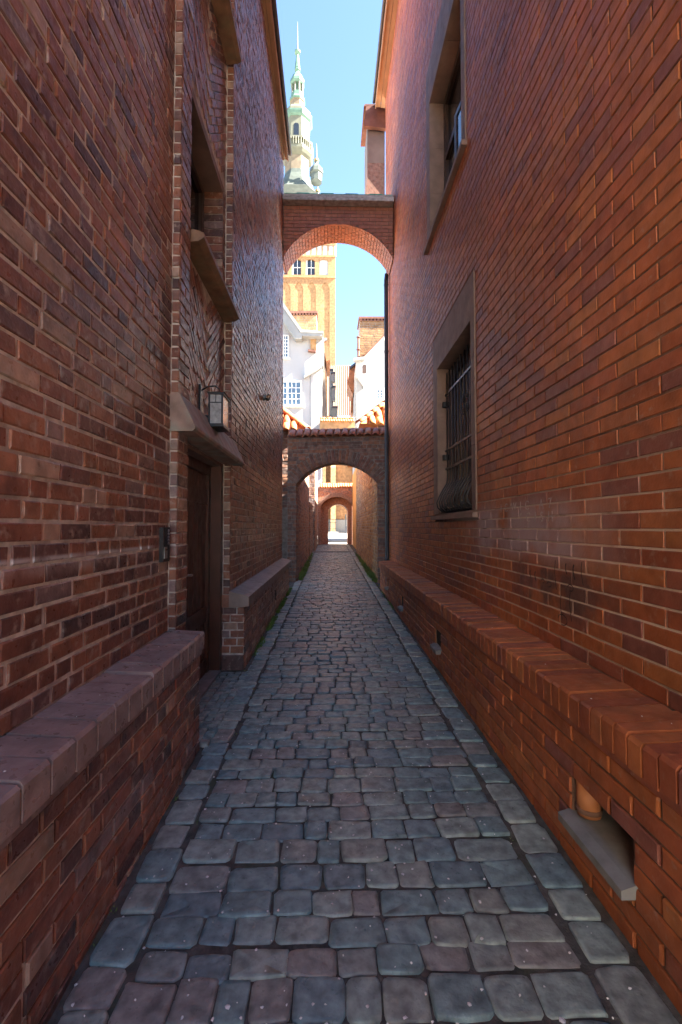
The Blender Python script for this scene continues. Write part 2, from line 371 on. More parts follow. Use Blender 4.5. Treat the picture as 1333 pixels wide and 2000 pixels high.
# ================================================================== the ground and the paved alley
mb = MB()
ys = [-400, -3, 0, 32, 700]; xs = [-500, 500]
mb.add([(x, y, zg(y)-.03) for y in ys for x in xs], [(2*i, 2*i+1, 2*i+3, 2*i+2) for i in range(4)])
tag(mb.build('ground', M['ground']), 'pale paved ground around the old town', 'ground', kind='structure')
mb = MB()
yy = [-1.2, 0, 25.2]
mb.add([(x, y, zg(y)+.0115) for y in yy for x in (-1.24, 1.5)], [(0, 1, 3, 2), (2, 3, 5, 4)])
pave = tag(mb.build('pavement', M['soil']), 'alley floor of worn grey cobblestones laid in rows', 'pavement', kind='structure')

def sett_geo(wd, ln, rng, n=14, hgt=.020):
    hx, hy = wd/2, ln/2; e = rng.uniform(.13, .33); v = []
    hx *= 1.035; hy *= 1.035; rot = [rng.uniform(.94, 1.05) for _ in range(n)]; bx, by = rng.uniform(-.1, .1), rng.uniform(-.1, .1)
    tx, ty = rng.uniform(-.03, .03), rng.uniform(-.03, .03)
    for (k, z) in ((.72, hgt), (.92, hgt*.975), (.98, hgt*.80), (1.0, -.02)):
        for i in range(n):
            a = 2*math.pi*(i+.5)/n; c, s = math.cos(a), math.sin(a)
            x = math.copysign(abs(c)**e, c)*hx*k*rot[i]*(1+by*s*.6); y = math.copysign(abs(s)**e, s)*hy*k*rot[(i+5) % n]*(1+bx*c*.6)
            v.append((x, y, z+(tx*x+ty*y if z > 0 else 0)+rng.uniform(-.0022, .0022)))
    v.append((0, 0, hgt*1.02)); c0 = 4*n
    f = [(c0, i, (i+1) % n) for i in range(n)]
    for r in range(3): f += [(r*n+i, (r+1)*n+i, (r+1)*n+(i+1) % n, r*n+(i+1) % n) for i in range(n)]
    return v, f
rng = random.Random(5); setts = []
y = -.75
while y < 24.8:
    ln = rng.uniform(.10, .14) * (1.05 if y < 2.2 else 1)
    x = -.635+rng.uniform(-.02, .01); xe = .835+rng.uniform(-.01, .02)
    sh = rng.uniform(-.012, .012)
    while x < xe-.06:
        wd = rng.choice((.11, .13, .15, .16, .17, .19, .21))*rng.uniform(.92, 1.08)
        if xe-(x+wd) < .09: wd = xe-x
        j = rng.uniform(.003, .010)
        setts.append((x+wd/2, y+ln/2+sh*math.sin(x*3)+rng.uniform(-.006, .006), min(wd, .27)-j, ln-rng.uniform(.002, .008), rng.uniform(-.03, .03), 'cobblestone'))
        x += wd
    y += ln
for (x0, x1, name) in ((-.80, -.662, 0), (.862, 1.015, 1)):
    y = -.75
    while y < 24.8:
        ln = rng.uniform(.13, .21)
        setts.append(((x0+x1)/2+rng.uniform(-.008, .008), y+ln/2, (x1-x0)*rng.uniform(.95, 1.06), ln-.008, rng.uniform(-.04, .04), 'edge_stone'))
        y += ln
def sarea(b):
    p = proj((b[0], b[1], zg(b[1])+.02))
    if not p or not (-30 < p[0] < 1363 and p[1] < 2030): return 0
    return b[2]*b[3]/b[1]**3
setts.sort(key=lambda b: -sarea(b))
mbs = MB(); SV = {}
for i, b in enumerate(setts):
    ri = random.Random(i*7+1)
    dz = zg(b[1])+ri.uniform(-.004, .006)
    if i < 300 and sarea(b) > 0:
        k = (round(b[2]/.01), round(b[3]/.01), ri.randrange(3))
        if k not in SV:
            q = MB(); v, f = sett_geo(b[2], b[3], ri); q.add(v, f); SV[k] = q.mesh('cobblestone', M['cobble'], True)
        link(b[5], SV[k], pave, None, Matrix.Translation((b[0], b[1], dz)) @ Matrix.Rotation(b[4], 4, 'Z'))
    else:
        v, f = sett_geo(b[2], b[3], ri, 8); c, s = math.cos(b[4]), math.sin(b[4])
        mbs.add([(b[0]+x*c-y_*s, b[1]+x*s+y_*c, dz+z) for (x, y_, z) in v], f, ri.uniform(.001, .999))
mbs.build('cobblestones', M['cobble'], pave, smooth=True, kind='stuff')
# door threshold floor: slab and small mosaic stones in the recess
mb = MB(); mb.box(-1.2, -.84, 3.0, 4.5, zg(3.7)-.06, zg(3.7)+.022)
link('threshold_slab', mb.mesh('threshold_slab', M['slabfloor']), pave)
mb = MB()
for i in range(150):
    x, y_ = -1.12+(i % 6)*.062+rng.uniform(-.008, .008)*1, 3.02+(i//6)*.058
    v, f = sett_geo(.056, .052, rng, 6, .01); mb.add([(x+a, y_+b_, zg(3.7)+.024+c) for (a, b_, c) in v], f, rng.uniform(.001, .999))
mb.build('mosaic_stones', M['cobble'], pave, smooth=True, kind='stuff')
# a raised stone kerb across the alley further up
mb = MB(); mb.box(-.72, 1.22, 19.3, 19.45, zg(19.3)-.05, zg(19.3)+.05); mb.build('cross_kerb', M['sill_grey'], pave)

# ================================================================== left brick building
YB = -2.6   # walls end here behind the camera, to let fill light into the alley
LB = tag(empty('brick_building', (-1.6, 4, 0)), 'dark red handmade-brick building with wooden door along the left side', 'building')
CL = .0757
# core
mb = MB(); mb.box(-8, -1.42, YB+.02, 9.30, -.2, 9.25); mb.build('core', M['dark_fill'], LB)
W_near, W_bay, W_far = -1.03, -1.05, -.98
LT = 9.1
door = (3.2, 4.42, -.1, 2.10)
win1 = (3.34, 4.40, 3.66, 4.80); win2 = (3.34, 4.40, 6.30, 7.70)
mb = MB()
sheet(mb, -1.42, W_near-.005, YB, 2.95, -.2, LT)
sheet(mb, -1.42, W_far-.007, 2.95, 3.16, -.2, LT)
sheet(mb, -1.42, W_bay-.007, 3.16, 4.51, -.2, LT, [door, win1, win2])
sheet(mb, -1.42, W_far-.007, 4.51, 9.38, -.2, LT)
lw = mb.build('wall', M['mortar_l'], LB)
sets = [(Face((W_near, 0, 0), EAST), lay(YB, 2.94, .84, LT, CL, .226, 'mixed', 3, joint=.013)),
        (Face((W_far, 0, 0), EAST), lay(2.953, 3.157, -.05, LT, CL, .21, 'stretcher', 0)),
        (Face((-1.03, 2.943, 0), SOUTH), lay(-.004, .0515, -.05, LT, CL, .3, 'stack', 0)),
        (Face((W_far, 0, 0), EAST), lay(4.515, 9.38, .80, LT, CL, .226, 'mixed', 11)),
        (Face((-1.05, 4.503, 0), SOUTH), lay(-.0, .072, .84, 2.1, CL, .30, 'stack', 0)),
        (Face((-1.05, 4.503, 0), SOUTH), lay(.0, .072, 2.1, LT, CL, .30, 'stack', 0)),
        (Face((W_bay, 0, 0), EAST), lay(3.165, 4.505, 2.12, LT, CL, .262, 'mixed', 17, [(3.165, 4.6, 2.36, 3.60), (3.33, 4.41, 3.5, 4.80), (3.165, 4.6, 4.86, 6.20), (3.33, 4.41, 6.2, 7.70)]))]
# diagonal (herringbone) panels over the door and over the window
def herring(y0, y1, z0, z1, l, h):
    out = []; d = math.sqrt(.5); n = 60
    for i in range(-n, n):
        for j in range(-n, n):
            # basket of perpendicular pairs on a diagonal grid
            u, v_ = i*h+j*l*1.0, i*h-j*l*1.0
            for (du, dv, ang) in ((l/2, h/2, 0), (l+h/2, -l/2+h, 1)):
                a, b = u+du, v_+dv
                yy_, zz_ = (y0+y1)/2+(a-b)*d, (z0+z1)/2+(a+b)*d
                if y0+.06 < yy_ < y1-.06 and z0+.06 < zz_ < z1-.06:
                    out.append((yy_, zz_, l-.012, h-.012, math.pi/4+(math.pi/2 if ang else 0)))
    return out
for (z0, z1) in ((2.36, 3.60), (4.86, 6.20)):
    out = []; c, l = .078, .25; k = 0; ym = 3.84
    s = -2.5
    while s < 2.5:                                   # chevron courses meeting on the bay's centre line
        for sg in (-1, 1):
            o = (k % 2)*l/2; u = o-.25
            while u < 1.2:
                dy = (u+l/2)*math.cos(R(42)); yy_ = ym+sg*dy; zz_ = (z0+z1)/2+s+(u+l/2)*math.sin(R(42))
                if 3.2 < yy_ < 4.47 and z0+.05 < zz_ < z1-.05 and dy > .06: out.append((yy_, zz_, l-.012, c*math.cos(R(42))*1.02-.006, sg*R(42)))
                u += l
        s += c/math.cos(R(42))*.74*1.02; k += 1
    sets.append((Face((W_bay, 0, 0), EAST), out))
emit(sets, lw, M['brick_l'], 300, 21, jit=.003, tilt=.05, ch=.004)
# low plinths with coping of bricks set on edge
def plinth(bld, xf, xw, face, y0, y1, top, mat, mort, caph, capw, seed, n, ends=(), holes=(), capover=.028, lbl=None):
    mb = MB(); sg = 1 if face == EAST else -1
    xa, xb = sorted((xf-sg*.009, xw-sg*.012))
    sheet(mb, xa, xb, y0, y1, -.3, top-caph-.004, [(h[0], h[1], h[2], h[3]) for h in holes])
    pl = mb.build('plinth', mort, bld)
    if lbl: pl['label'] = lbl
    sy = (lambda y: y) if face == EAST else (lambda y: -y)
    F = Face((xf, 0, 0), face)
    hs = [(min(sy(h[0]), sy(h[1])), max(sy(h[0]), sy(h[1])), h[2], h[3]) for h in holes]
    t1 = top-caph-.035
    s0, s1 = sorted((sy(y0), sy(y1)))
    nrow = 11; cc = .0765
    bs = lay(s0, s1, t1-nrow*cc, t1, cc, .262, 'stretcher' if face == WEST else 'mixed', seed, hs)
    sets = [(F, bs)]
    for ye in ends:                       # end face looking back down the alley
        wd = abs(xf-xw)
        sets.append((Face((min(xf, xw), ye, 0), SOUTH), lay(.0, wd-.003, t1-nrow*cc, t1, cc, .125, 'stretcher', 0)))
    emit(sets, pl, mat, n, seed+100, jit=.003, tilt=.02)
    r = random.Random(seed)
    y = y0; xo = xf+sg*capover; CV = {}
    while y < y1-.02:
        wv = capw*r.uniform(.93, 1.07); wv = min(wv, y1-y)
        k = r.randrange(5)
        wq = round(wv, 3)
        if (wq, k) not in CV:
            q = MB(); dx = abs(xo-xw)-.004; rr = random.Random(k)
            j = lambda: rr.uniform(-.004, .004)
            b_ = .010; hw = wq/2-.0055
            ring = [(-dx/2, 0), (dx/2-b_, 0), (dx/2, -b_-.002), (dx/2, -caph), (-dx/2, -caph)]
            v = [(x, s_*(hw), z+(j() if z > -.02 else 0)-(.012*(x/dx) if z > -.02 else 0)) for s_ in (-1, 1) for (x, z) in ring]
            q.add(v, [(4, 3, 2, 1, 0), (5, 6, 7, 8, 9)]+[(i, (i+1) % 5, 5+(i+1) % 5, 5+i) for i in range(5)])
            CV[(wq, k)] = q.mesh('coping_brick', M['cap_l'] if face == EAST else mat)
        link('coping_brick', CV[(wq, k)], pl, None, Matrix.Translation(((xo+xw)/2, y+wv/2, top+r.uniform(-.005, .004))) @ Matrix.Rotation(0 if sg > 0 else math.pi, 4, 'Z'))
        y += wv
    # mortar bed between coping bricks and the string course under them
    q = MB(); a, b = sorted((xo-sg*.010, xw)); q.box(a, b, y0+.004, y1-.004, top-caph+.004, top-.026); q.build('coping_bed', M['joint'], pl)
    a, b = sorted((xf+sg*.012, xw)); q = MB(); q.box(a, b, y0-.003, y1-.001, t1+.004, top-caph-.003); q.build('string_course', mat, pl)
    return pl
plinth(LB, -.83, W_near, EAST, YB, 2.97, .84, M['brick_l'], M['mortar_l'], .115, .125, 31, 200)
# second plinth, with smooth stone coping
mb = MB(); xf, xw = -.835, W_far
sheet(mb, W_bay-.06, xf-.009, 4.507, 9.38, -.3, .72)
pl2 = mb.build('plinth', M['mortar_l'], LB)
emit([(Face((xf, 0, 0), EAST), lay(4.51, 9.38, -.12, .72, CL, .262, 'mixed', 41, [(7.0, 7.14, .38, .53)])),
      (Face((-1.11, 4.5, 0), SOUTH), lay(0, .272, .27, .72, CL, .135, 'stretcher', 0)),
      (Face((-1.11, 4.5, 0), SOUTH), lay(0, .272, -.1, .265, .18, .3, 'stack', 0))], pl2, M['brick_l'], 100, 43, jit=.003)
mb = MB(); mb.box(-.86, -.838, 7.0, 7.14, .38, .53); mb.build('vent_dark_plate', M['dark_fill'], pl2)
y = 4.485
while y < 9.3:
    y2 = min(y+1.02, 9.40); mb = MB()
    mb.prism([(-.985, 0, .875), (-.83, 0, .838), (-.792, 0, .822), (-.792, 0, .728), (-.985, 0, .724)], (0, y+.002, 0), (0, y2-y-.006, 0)); mb.build('coping_stone', M['cap2'], pl2); y = y2
mb = MB(); mb.box(-1.11, -.985, 4.488, 4.508, .72, .84); mb.build('coping_return', M['brick_l'], pl2)

# door
dr = empty('door', parent=LB)
mb = MB(); x0, x1 = -1.235, -1.15
for (a, b, c, d) in ((3.2, 3.28, .02, 2.088), (4.34, 4.414, .02, 2.088), (3.28, 4.34, 2.0, 2.088)): mb.box(x0, x1, a, b, c, d)
mb.build('frame', M['wood'], dr)
for i in range(8):
    a = 3.283+i*.132; mb = MB()
    mb.prism([(-1.185, a+.003, 0), (-1.176, a+.009, 0), (-1.176, a+.123, 0), (-1.185, a+.129, 0), (-1.22, a+.129, 0), (-1.22, a+.003, 0)], (0, 0, .09), (0, 0, 1.905)); mb.build('plank', M['wood'], dr)
for z in (.14, .62, 1.72):
    mb = MB(); mb.box(-1.176, -1.16, 3.284, 4.336, z, z+.14); mb.build('rail', M['wood'], dr)
mb = MB(); mb.tube([(-1.17, 3.62, 1.12), (-1.125, 3.62, 1.12), (-1.115, 3.635, 1.118), (-1.113, 3.72, 1.112)], .009)
mb.build('handle', M['steel'], dr, smooth=True)
mb = MB(); mb.box(-1.17, -1.166, 3.60, 3.64, 1.02, 1.17); mb.build('handle_plate', M['steel'], dr)
mb = MB(); mb.box(-1.24, -1.04, 3.2, 4.42, -.1, zg(3.8)+.055); mb.build('doorstep', M['sill_grey'], dr)
for (a, b) in ((3.165, 3.208), (4.412, 4.507)):
    mb = MB(); mb.box(-1.24, W_bay-.003, a, b, .0, 2.10); mb.build('jamb', M['wood'], dr)
# stone canopy over the door
mb = MB(); mb.prism([(-1.045, 0, 2.12), (-.885, 0, 2.12), (-.868, 0, 2.135), (-.868, 0, 2.155), (-.972, 0, 2.37), (-1.045, 0, 2.375)], (0, 2.93, 0), (0, 1.69, 0))
mb.build('door_canopy', M['slab'], LB)
mb = MB(); mb.box(-1.24, W_bay-.002, 3.165, 4.505, 2.088, 2.118); mb.build('lintel', M['stone'], LB)
# two windows of the bay with sloping sills
for wn in (win1, win2):
    wd = empty('window', parent=LB); y0, y1, z0, z1 = wn
    mb = MB(); x0, x1 = -1.30, -1.235
    for (a, b, c, d) in ((y0, y0+.07, z0, z1), (y1-.07, y1, z0, z1), (y0+.07, y1-.07, z0, z0+.07), (y0+.07, y1-.07, z1-.07, z1), ((y0+y1)/2-.025, (y0+y1)/2+.025, z0+.07, z1-.07)): mb.box(x0, x1, a, b, c, d)
    mb.build('frame', M['frame'], wd)
    for (a, b) in ((y0+.07, (y0+y1)/2-.025), ((y0+y1)/2+.025, y1-.07)):
        mb = MB(); mb.box(-1.28, -1.272, a, b, z0+.07, z1-.07); mb.build('pane', M['glass'], wd)
    mb = MB(); mb.prism([(-1.24, 0, z0+.03), (-.935, 0, z0-.045), (-.90, 0, z0-.06), (-.90, 0, z0-.095), (-.94, 0, z0-.12), (-1.05, 0, z0-.13), (-1.24, 0, z0-.13)], (0, 3.2, 0), (0, 1.27, 0))
    mb.build('sill', M['sillbrown'], wd)
    mb = MB(); mb.box(-1.36, W_bay-.004, y0-.02, y1+.03, z1-.012, z1+.06); mb.build('lintel', M['stone'], wd)
    # brick reveal on the far side
    q = MB(); rr = random.Random(4); t = z0+.01
    while t < z1-.03:
        q.box(-1.235, W_bay-.004, y1-.012, y1+.04, t, t+.064, rr.uniform(.001, .99)); t += CL
    q.build('reveal', M['brick_l'], wd)
# eaves
def eaves(bld, xw, xo, z, y0, y1, sg):
    e = empty('eaves', parent=bld)
    n = 2
    for i in range(n):
        a = xw+(xo-xw)*i/n; b = xw+(xo-xw)*(i+1)/n; a, b = sorted((a, b)); mb = MB()
        mb.box(a+.004, b-.004, y0, y1, z-(0 if i else .012), z+.03); mb.build('board', M['soffit'], e)
    a, b = sorted((xo, xo+sg*.022)); mb = MB(); mb.box(a, b, y0, y1+.003, z-.035, z+.16); mb.build('fascia', M['soffit'], e)
    mb = MB(); xc = xo+sg*.055
    pr = [(xc+.034*math.cos(t), z+.12+.034*math.sin(t)) for t in [math.pi+math.pi*k/8 for k in range(9)]]
    pr2 = [(xc+.028*math.cos(t), z+.12+.028*math.sin(t)) for t in [math.pi+math.pi*k/8 for k in range(9)]][::-1]
    mb.prism([(x, 0, zz) for (x, zz) in pr+pr2], (0, y0, 0), (0, y1-y0, 0)); mb.build('gutter', M['gutter'], e)
    return e
eaves(LB, W_far-.02, -.885, 9.1, YB, 9.19, 1)
mb = MB(); mb.add([(-.85, YB, 9.28), (-.85, 9.24, 9.28), (-4.6, 9.24, 12.2), (-4.6, YB, 12.2), (-8.3, 9.24, 9.28), (-8.3, YB, 9.28)], [(0, 1, 2, 3), (3, 2, 4, 5), (1, 4, 2), (0, 3, 5)]); mb.build('roof', M['roofdark'], LB)
mb = MB(); mb.box(-.978, -.972, 9.30, 9.377, 3.35, 4.6); mb.build('corner_strip', M['sill_grey'], LB)

# ================================================================== right brick building
RB = tag(empty('brick_building', (2.2, 4, 0)), 'tall smooth orange-red brick building with barred window along the right side', 'building')
XR, CR, RT, RE = 1.314, .077, 11.75, 10.5
mb = MB(); mb.box(1.70, 4.4, YB+.02, RE-.05, -.2, RT+.2); mb.build('core', M['dark_fill'], RB)
wA = (4.14, 5.46, 1.66, 3.43); wB = (4.36, 5.78, 5.25, 7.08)
mb = MB(); sheet(mb, XR+.0052, 1.70, YB, RE, -.2, RT, [wA, wB])
rw = mb.build('wall', M['mortar_r'], RB)
hA = (-5.67, -4.03, 1.60, 3.84); hB = (-5.98, -4.24, 5.17, 7.62)
emit([(Face((XR, 0, 0), WEST), lay(-RE, -YB, .797, RT, CR, .276, 'stretcher', 3, [hA, hB], joint=.010))], rw, M['brick_r'], 300, 61, jit=.0012, tilt=.014, ch=.0028)
# stone surrounds, each block its own piece
def surround(par, o, a):
    (Y0, Y1, Z0, Z1), (y0, y1, z0, z1) = o, a; xa, xb = XR-.012, XR+.20
    zs = [z0+(z1-z0)*i/3 for i in range(4)]
    for i in range(3):
        for (p, q) in ((Y0+.003, y0+.004), (y1-.004, Y1-.003)):
            mb = MB(); mb.box(xa, xb, p, q, zs[i]+.002, zs[i+1]-.002); mb.build('jamb_stone', M['stone'], par)
    ym = y0+(y1-y0)*.45
    for (p, q) in ((Y0, ym), (ym, Y1)):
        mb = MB(); mb.box(xa, xb, p+.003, q-.003, z1-.004, Z1-.003); mb.build('lintel_stone', M['stone'], par)
wd = empty('window', parent=RB)
surround(wd, (4.03, 5.67, 1.62, 3.84), wA)
mb = MB(); mb.prism([(XR-.05, 0, 1.635), (XR+.2, 0, 1.66), (XR+.2, 0, 1.60), (XR-.05, 0, 1.59)], (0, 4.01, 0), (0, 1.68, 0)); mb.build('sill', M['stone'], wd)
mb = MB(); y0, y1, z0, z1 = wA
for (a, b, c, d) in ((y0, y0+.08, z0, z1), (y1-.08, y1, z0, z1), (y0+.08, y1-.08, z0, z0+.08), (y0+.08, y1-.08, z1-.08, z1), (4.80, 4.86, z0+.08, z1-.08)): mb.box(1.50, 1.56, a, b, c, d)
mb.build('frame', M['frame'], wd)
for (a, b) in ((y0+.08, 4.80), (4.86, y1-.08)):
    mb = MB(); mb.box(1.535, 1.54, a, b, z0+.08, z1-.08); mb.build('pane', M['pane_beige'], wd)
gr = empty('window_grille', parent=wd)
NB = 11
def bar_pts(y):
    pr = [(0, 3.36), (0, 2.10), (-.01, 2.02), (-.06, 1.94), (-.105, 1.86), (-.13, 1.79), (-.12, 1.735), (-.075, 1.69), (0, 1.675)]
    return [(1.405+dx, y, z) for (dx, z) in pr]
for i in range(NB):
    mb = MB(); mb.tube(bar_pts(4.21+i*.118), .0085, 6); mb.build('bar', M['metal'], gr, smooth=True)
for z, dx in ((3.10, 0), (2.42, 0), (2.20, 0), (1.70, -.06)):
    mb = MB(); mb.box(1.395+dx, 1.415+dx, 4.145, 5.455, z-.012, z+.012); mb.build('crossbar', M['metal'], gr)
for z in (2.98, 2.34):
    mb = MB(); mb.box(1.36, 1.44, 5.40, 5.46, z-.03, z+.03); mb.build('anchor_block', M['metal'], gr)
mb = MB()
for k in range(4):
    cy, cz = 4.55+.14*(k % 2), 2.72+.13*(k//2)
    mb.tube([(1.395, cy+.055*math.cos(t)*(1-t/16), cz+.055*math.sin(t)*(1-t/16)) for t in [i*.6 for i in range(18)]], .007, 5)
mb.build('scrollwork', M['metal'], gr, smooth=True)
mb = MB()
for k in range(6):
    cy = 4.32+.21*k
    mb.tube([(1.322, cy+.05*math.cos(t)*(1-t/16), 1.72+.05*math.sin(t)*(1-t/16)) for t in [i*.6 for i in range(18)]], .006, 5)
mb.build('belly_scrolls', M['metal'], gr, smooth=True)
# upper window with an open casement
wd = empty('window', parent=RB); surround(wd, (4.24, 5.98, 5.2, 7.62), wB); y0, y1, z0, z1 = wB
mb = MB(); mb.prism([(XR-.055, 0, 5.225), (XR+.2, 0, 5.25), (XR+.2, 0, 5.185), (XR-.055, 0, 5.175)], (0, 4.22, 0), (0, 1.78, 0)); mb.build('sill', M['stone'], wd)
mb = MB()
for (a, b, c, d) in ((y0, y0+.09, z0, z1), (y1-.09, y1, z0, z1), (y0+.09, y1-.09, z0, z0+.09), (y0+.09, y1-.09, z1-.09, z1), (y0+.09, y1-.09, 6.25, 6.33), (5.12, 5.2, z0+.09, 6.25)): mb.box(1.49, 1.56, a, b, c, d)
mb.build('frame', M['frame'], wd)
for (a, b, c, d) in ((5.2, y1-.09, z0+.09, 6.25), (y0+.09, y1-.09, 6.33, z1-.09)):
    mb = MB(); mb.box(1.53, 1.536, a, b, c, d); mb.build('pane', M['glass'], wd)
cs = MB(); hy, hx = y0+.1, 1.49
def cp(u, v_): return (hx-u*math.sin(R(6)), hy+u*math.cos(R(6)), v_)
def bar2(u0, u1, v0, v1): cs.prism([cp(u0, v0), cp(u1, v0), cp(u1, v1), cp(u0, v1)], (0, 0, 0), (.03, .012, 0))
for q in ((0, .06, 5.36, 6.24), (.54, .60, 5.36, 6.24), (.06, .54, 5.36, 5.42), (.06, .54, 6.18, 6.24)): bar2(*q)
cf = cs.build('casement', M['frame'], wd)
cs = MB(); cs.prism([cp(.06, 5.42), cp(.54, 5.42), cp(.54, 6.18), cp(.06, 6.18)], (.012, 0, 0), (.006, .002, 0)); cs.build('casement_pane', M['glass_sky'], wd)
# plinth with air vents
vents = [(1.60, 2.0, .2615, .4145), (4.34, 4.56, .338, .491), (6.55, 6.75, .338, .491), (8.2, 8.36, .4145, .5675)]
rp = plinth(RB, 1.05, XR, WEST, YB, 9.55, .797, M['brick_r'], M['mortar_r'], .118, .076, 71, 300, holes=vents)
for (a, b, c, d) in vents:
    mb = MB(); xv = 1.27 if a < 3 else 1.068; mb.box(xv, xv+.03, a-.01, b+.01, c-.01, d+.01); mb.build('vent_dark_plate', M['dark_fill'], rp)  # dark plate in each opening stands in for its unlit depth
    mb = MB(); mb.prism([(1.0, 0, c-.008), (1.045, 0, c+.006), (1.26, 0, c+.03), (1.26, 0, c-.02), (1.045, 0, c-.04), (1.0, 0, c-.04)], (0, a-.02, 0), (0, b-a+.035, 0)); mb.build('vent_sill', M['sill_grey'], rp)
mb = MB(); mb.tube([(1.10, 1.948, .285), (1.10, 1.948, .4145)], .047, 14); cp0 = mb.build('clay_pipe', M['tile_o'], rp, smooth=True)
mb = MB(); mb.tube([(1.10, 1.948, .30), (1.10, 1.948, .318)], .052, 14); mb.build('clay_collar', M['tile_p'], rp, smooth=True)
eaves(RB, XR+.02, 1.115, RT, YB, RE+.25, -1)
mb = MB(); mb.add([(1.08, YB, RT+.18), (1.08, RE+.3, RT+.18), (2.9, RE+.3, RT+1.6), (2.9, YB, RT+1.6), (4.7, RE+.3, RT+.18), (4.7, YB, RT+.18)], [(0, 1, 2, 3), (3, 2, 4, 5), (1, 4, 2), (0, 3, 5)]); mb.build('roof', M['roofdark'], RB)
mb = MB(); mb.box(1.70, 4.4, RE-.05, RE, -.2, RT); mb.build('end_wall', M['grey'], RB)
# faint chalk letters and dark scrawl on the wall
def scrawl(txt, y, z, size, mat, name, depth=.0055):
    cu = bpy.data.curves.new('t', 'FONT'); cu.body = txt; cu.size = size; cu.space_character = 2.3; cu.extrude = .0006; to = bpy.data.objects.new('t', cu); COL.objects.link(to)
    bpy.context.view_layer.update(); me = bpy.data.meshes.new_from_object(to); bpy.data.objects.remove(to); me.name = name; me.materials.clear(); me.materials.append(mat)
    Mx = Matrix(((0, 0, -1, XR-depth), (-1, 0, 0, y), (0, 1, 0, z), (0, 0, 0, 1)))
    o = link(name, me, rw, None, Mx); o['kind'] = 'stuff'; return o
scrawl('TCISH', 3.12, 1.535, .09, M['chalk'], 'chalk_letters')
scrawl('ICWIC A7', 3.46, 1.615, .09, M['chalk'], 'chalk_letters')
mb = MB(); rr = random.Random(9)
def ribbon(pts, wd):
    for (a, b) in zip(pts, pts[1:]):
        dy, dz = b[0]-a[0], b[1]-a[1]; l = math.hypot(dy, dz) or 1; ny, nz = -dz/l*wd, dy/l*wd
        mb.add([(XR-.0055, a[0]-ny, a[1]-nz), (XR-.0055, a[0]+ny, a[1]+nz), (XR-.0055, b[0]+ny, b[1]+nz), (XR-.0055, b[0]-ny, b[1]-nz)], [(0, 1, 2, 3)])
for (y, z0_, z1_, wd_) in ((2.42, 1.30, 1.22, .006), (2.50, 1.30, 1.24, .004), (2.34, 1.32, 1.20, .003), (2.62, 1.31, 1.14, .003), (2.46, 1.16, .99, .003), (2.88, 1.22, 1.16, .005), (2.95, 1.22, 1.17, .004), (2.56, 1.12, .98, .003)):
    ribbon([(y+.01*math.sin(k), z0_+(z1_-z0_)*k/4) for k in range(5)], wd_)
for (cy, cz, r0) in ((2.46, 1.17, .03), (2.70, 1.16, .025), (2.78, 1.17, .02), (2.55, .98, .05)):
    ribbon([(cy+r0*math.cos(t*.5), cz+r0*.6*math.sin(t*.5)) for t in range(11)], .003)
mb.build('marker_scrawl', M['marker'], rw, kind='stuff')

# ================================================================== things fixed to the walls
# lantern
ln = tag(empty('wall_lantern', (-.9, 3.68, 2.3)), 'black iron box lantern with frosted glass above the door canopy', 'lantern')
X0, X1, Y0, Y1, Z0, Z1 = -.945, -.845, 3.56, 3.76, 2.30, 2.545
for (x, y) in ((X0, Y0), (X1, Y0), (X0, Y1), (X1, Y1)):
    mb = MB(); mb.box(x-.007, x+.007, y-.007, y+.007, Z0, Z1); mb.build('corner_post', M['metal'], ln)
for (a, b) in ((Z0-.012, Z0+.012), (Z1-.004, Z1+.014)):
    mb = MB(); mb.box(X0-.012, X1+.012, Y0-.012, Y1+.012, a, b); mb.build('rim', M['metal'], ln)
mb = MB(); mb.add([(X0-.02, Y0-.02, Z1+.014), (X1+.02, Y0-.02, Z1+.014), (X1+.02, Y1+.02, Z1+.014), (X0-.02, Y1+.02, Z1+.014), ((X0+X1)/2, (Y0+Y1)/2, Z1+.05)], [(3, 2, 1, 0), (0, 1, 4), (1, 2, 4), (2, 3, 4), (3, 0, 4)]); mb.build('cap', M['metal'], ln)
for (m, q) in (('lampglass', (X0+.007, X1-.007, Y0-.003, Y0+.001)), ('lampglass_lit', (X1-.001, X1+.003, Y0+.007, Y1-.007)), ('lampglass', (X0-.003, X0+.001, Y0+.007, Y1-.007)), ('lampglass', (X0+.007, X1-.007, Y1-.001, Y1+.003))):
    mb = MB(); mb.box(*q, Z0+.012, Z1-.004); mb.build('glass_pane', M[m], ln)
for q in ((X0+.007, X1-.007, Y0-.006, Y0-.003, Z0+.175, Z0+.182), ((X0+X1)/2-.003, (X0+X1)/2+.003, Y0-.006, Y0-.0035, Z0+.183, Z1-.005)):
    mb = MB(); mb.box(*q); mb.build('glazing_bar', M['metal'], ln)
mb = MB(); c = ((X0+X1)/2, (Y0+Y1)/2)
mb.tube([(c[0], c[1], Z1+.04), (c[0], c[1], Z1+.07), (c[0]-.03, c[1], Z1+.095), (c[0]-.09, c[1], Z1+.09), (-1.05, c[1], Z1+.05)], .007, 6); mb.build('bracket', M['metal'], ln, smooth=True)
mb = MB(); mb.box(-1.05, -1.035, c[1]-.03, c[1]+.03, Z0+.05, Z1+.1); mb.build('wall_plate', M['metal'], ln)
mb = MB(); mb.box(-1.04, X0-.006, c[1]-.012, c[1]+.012, Z0+.08, Z0+.10); mb.build('arm', M['metal'], ln)
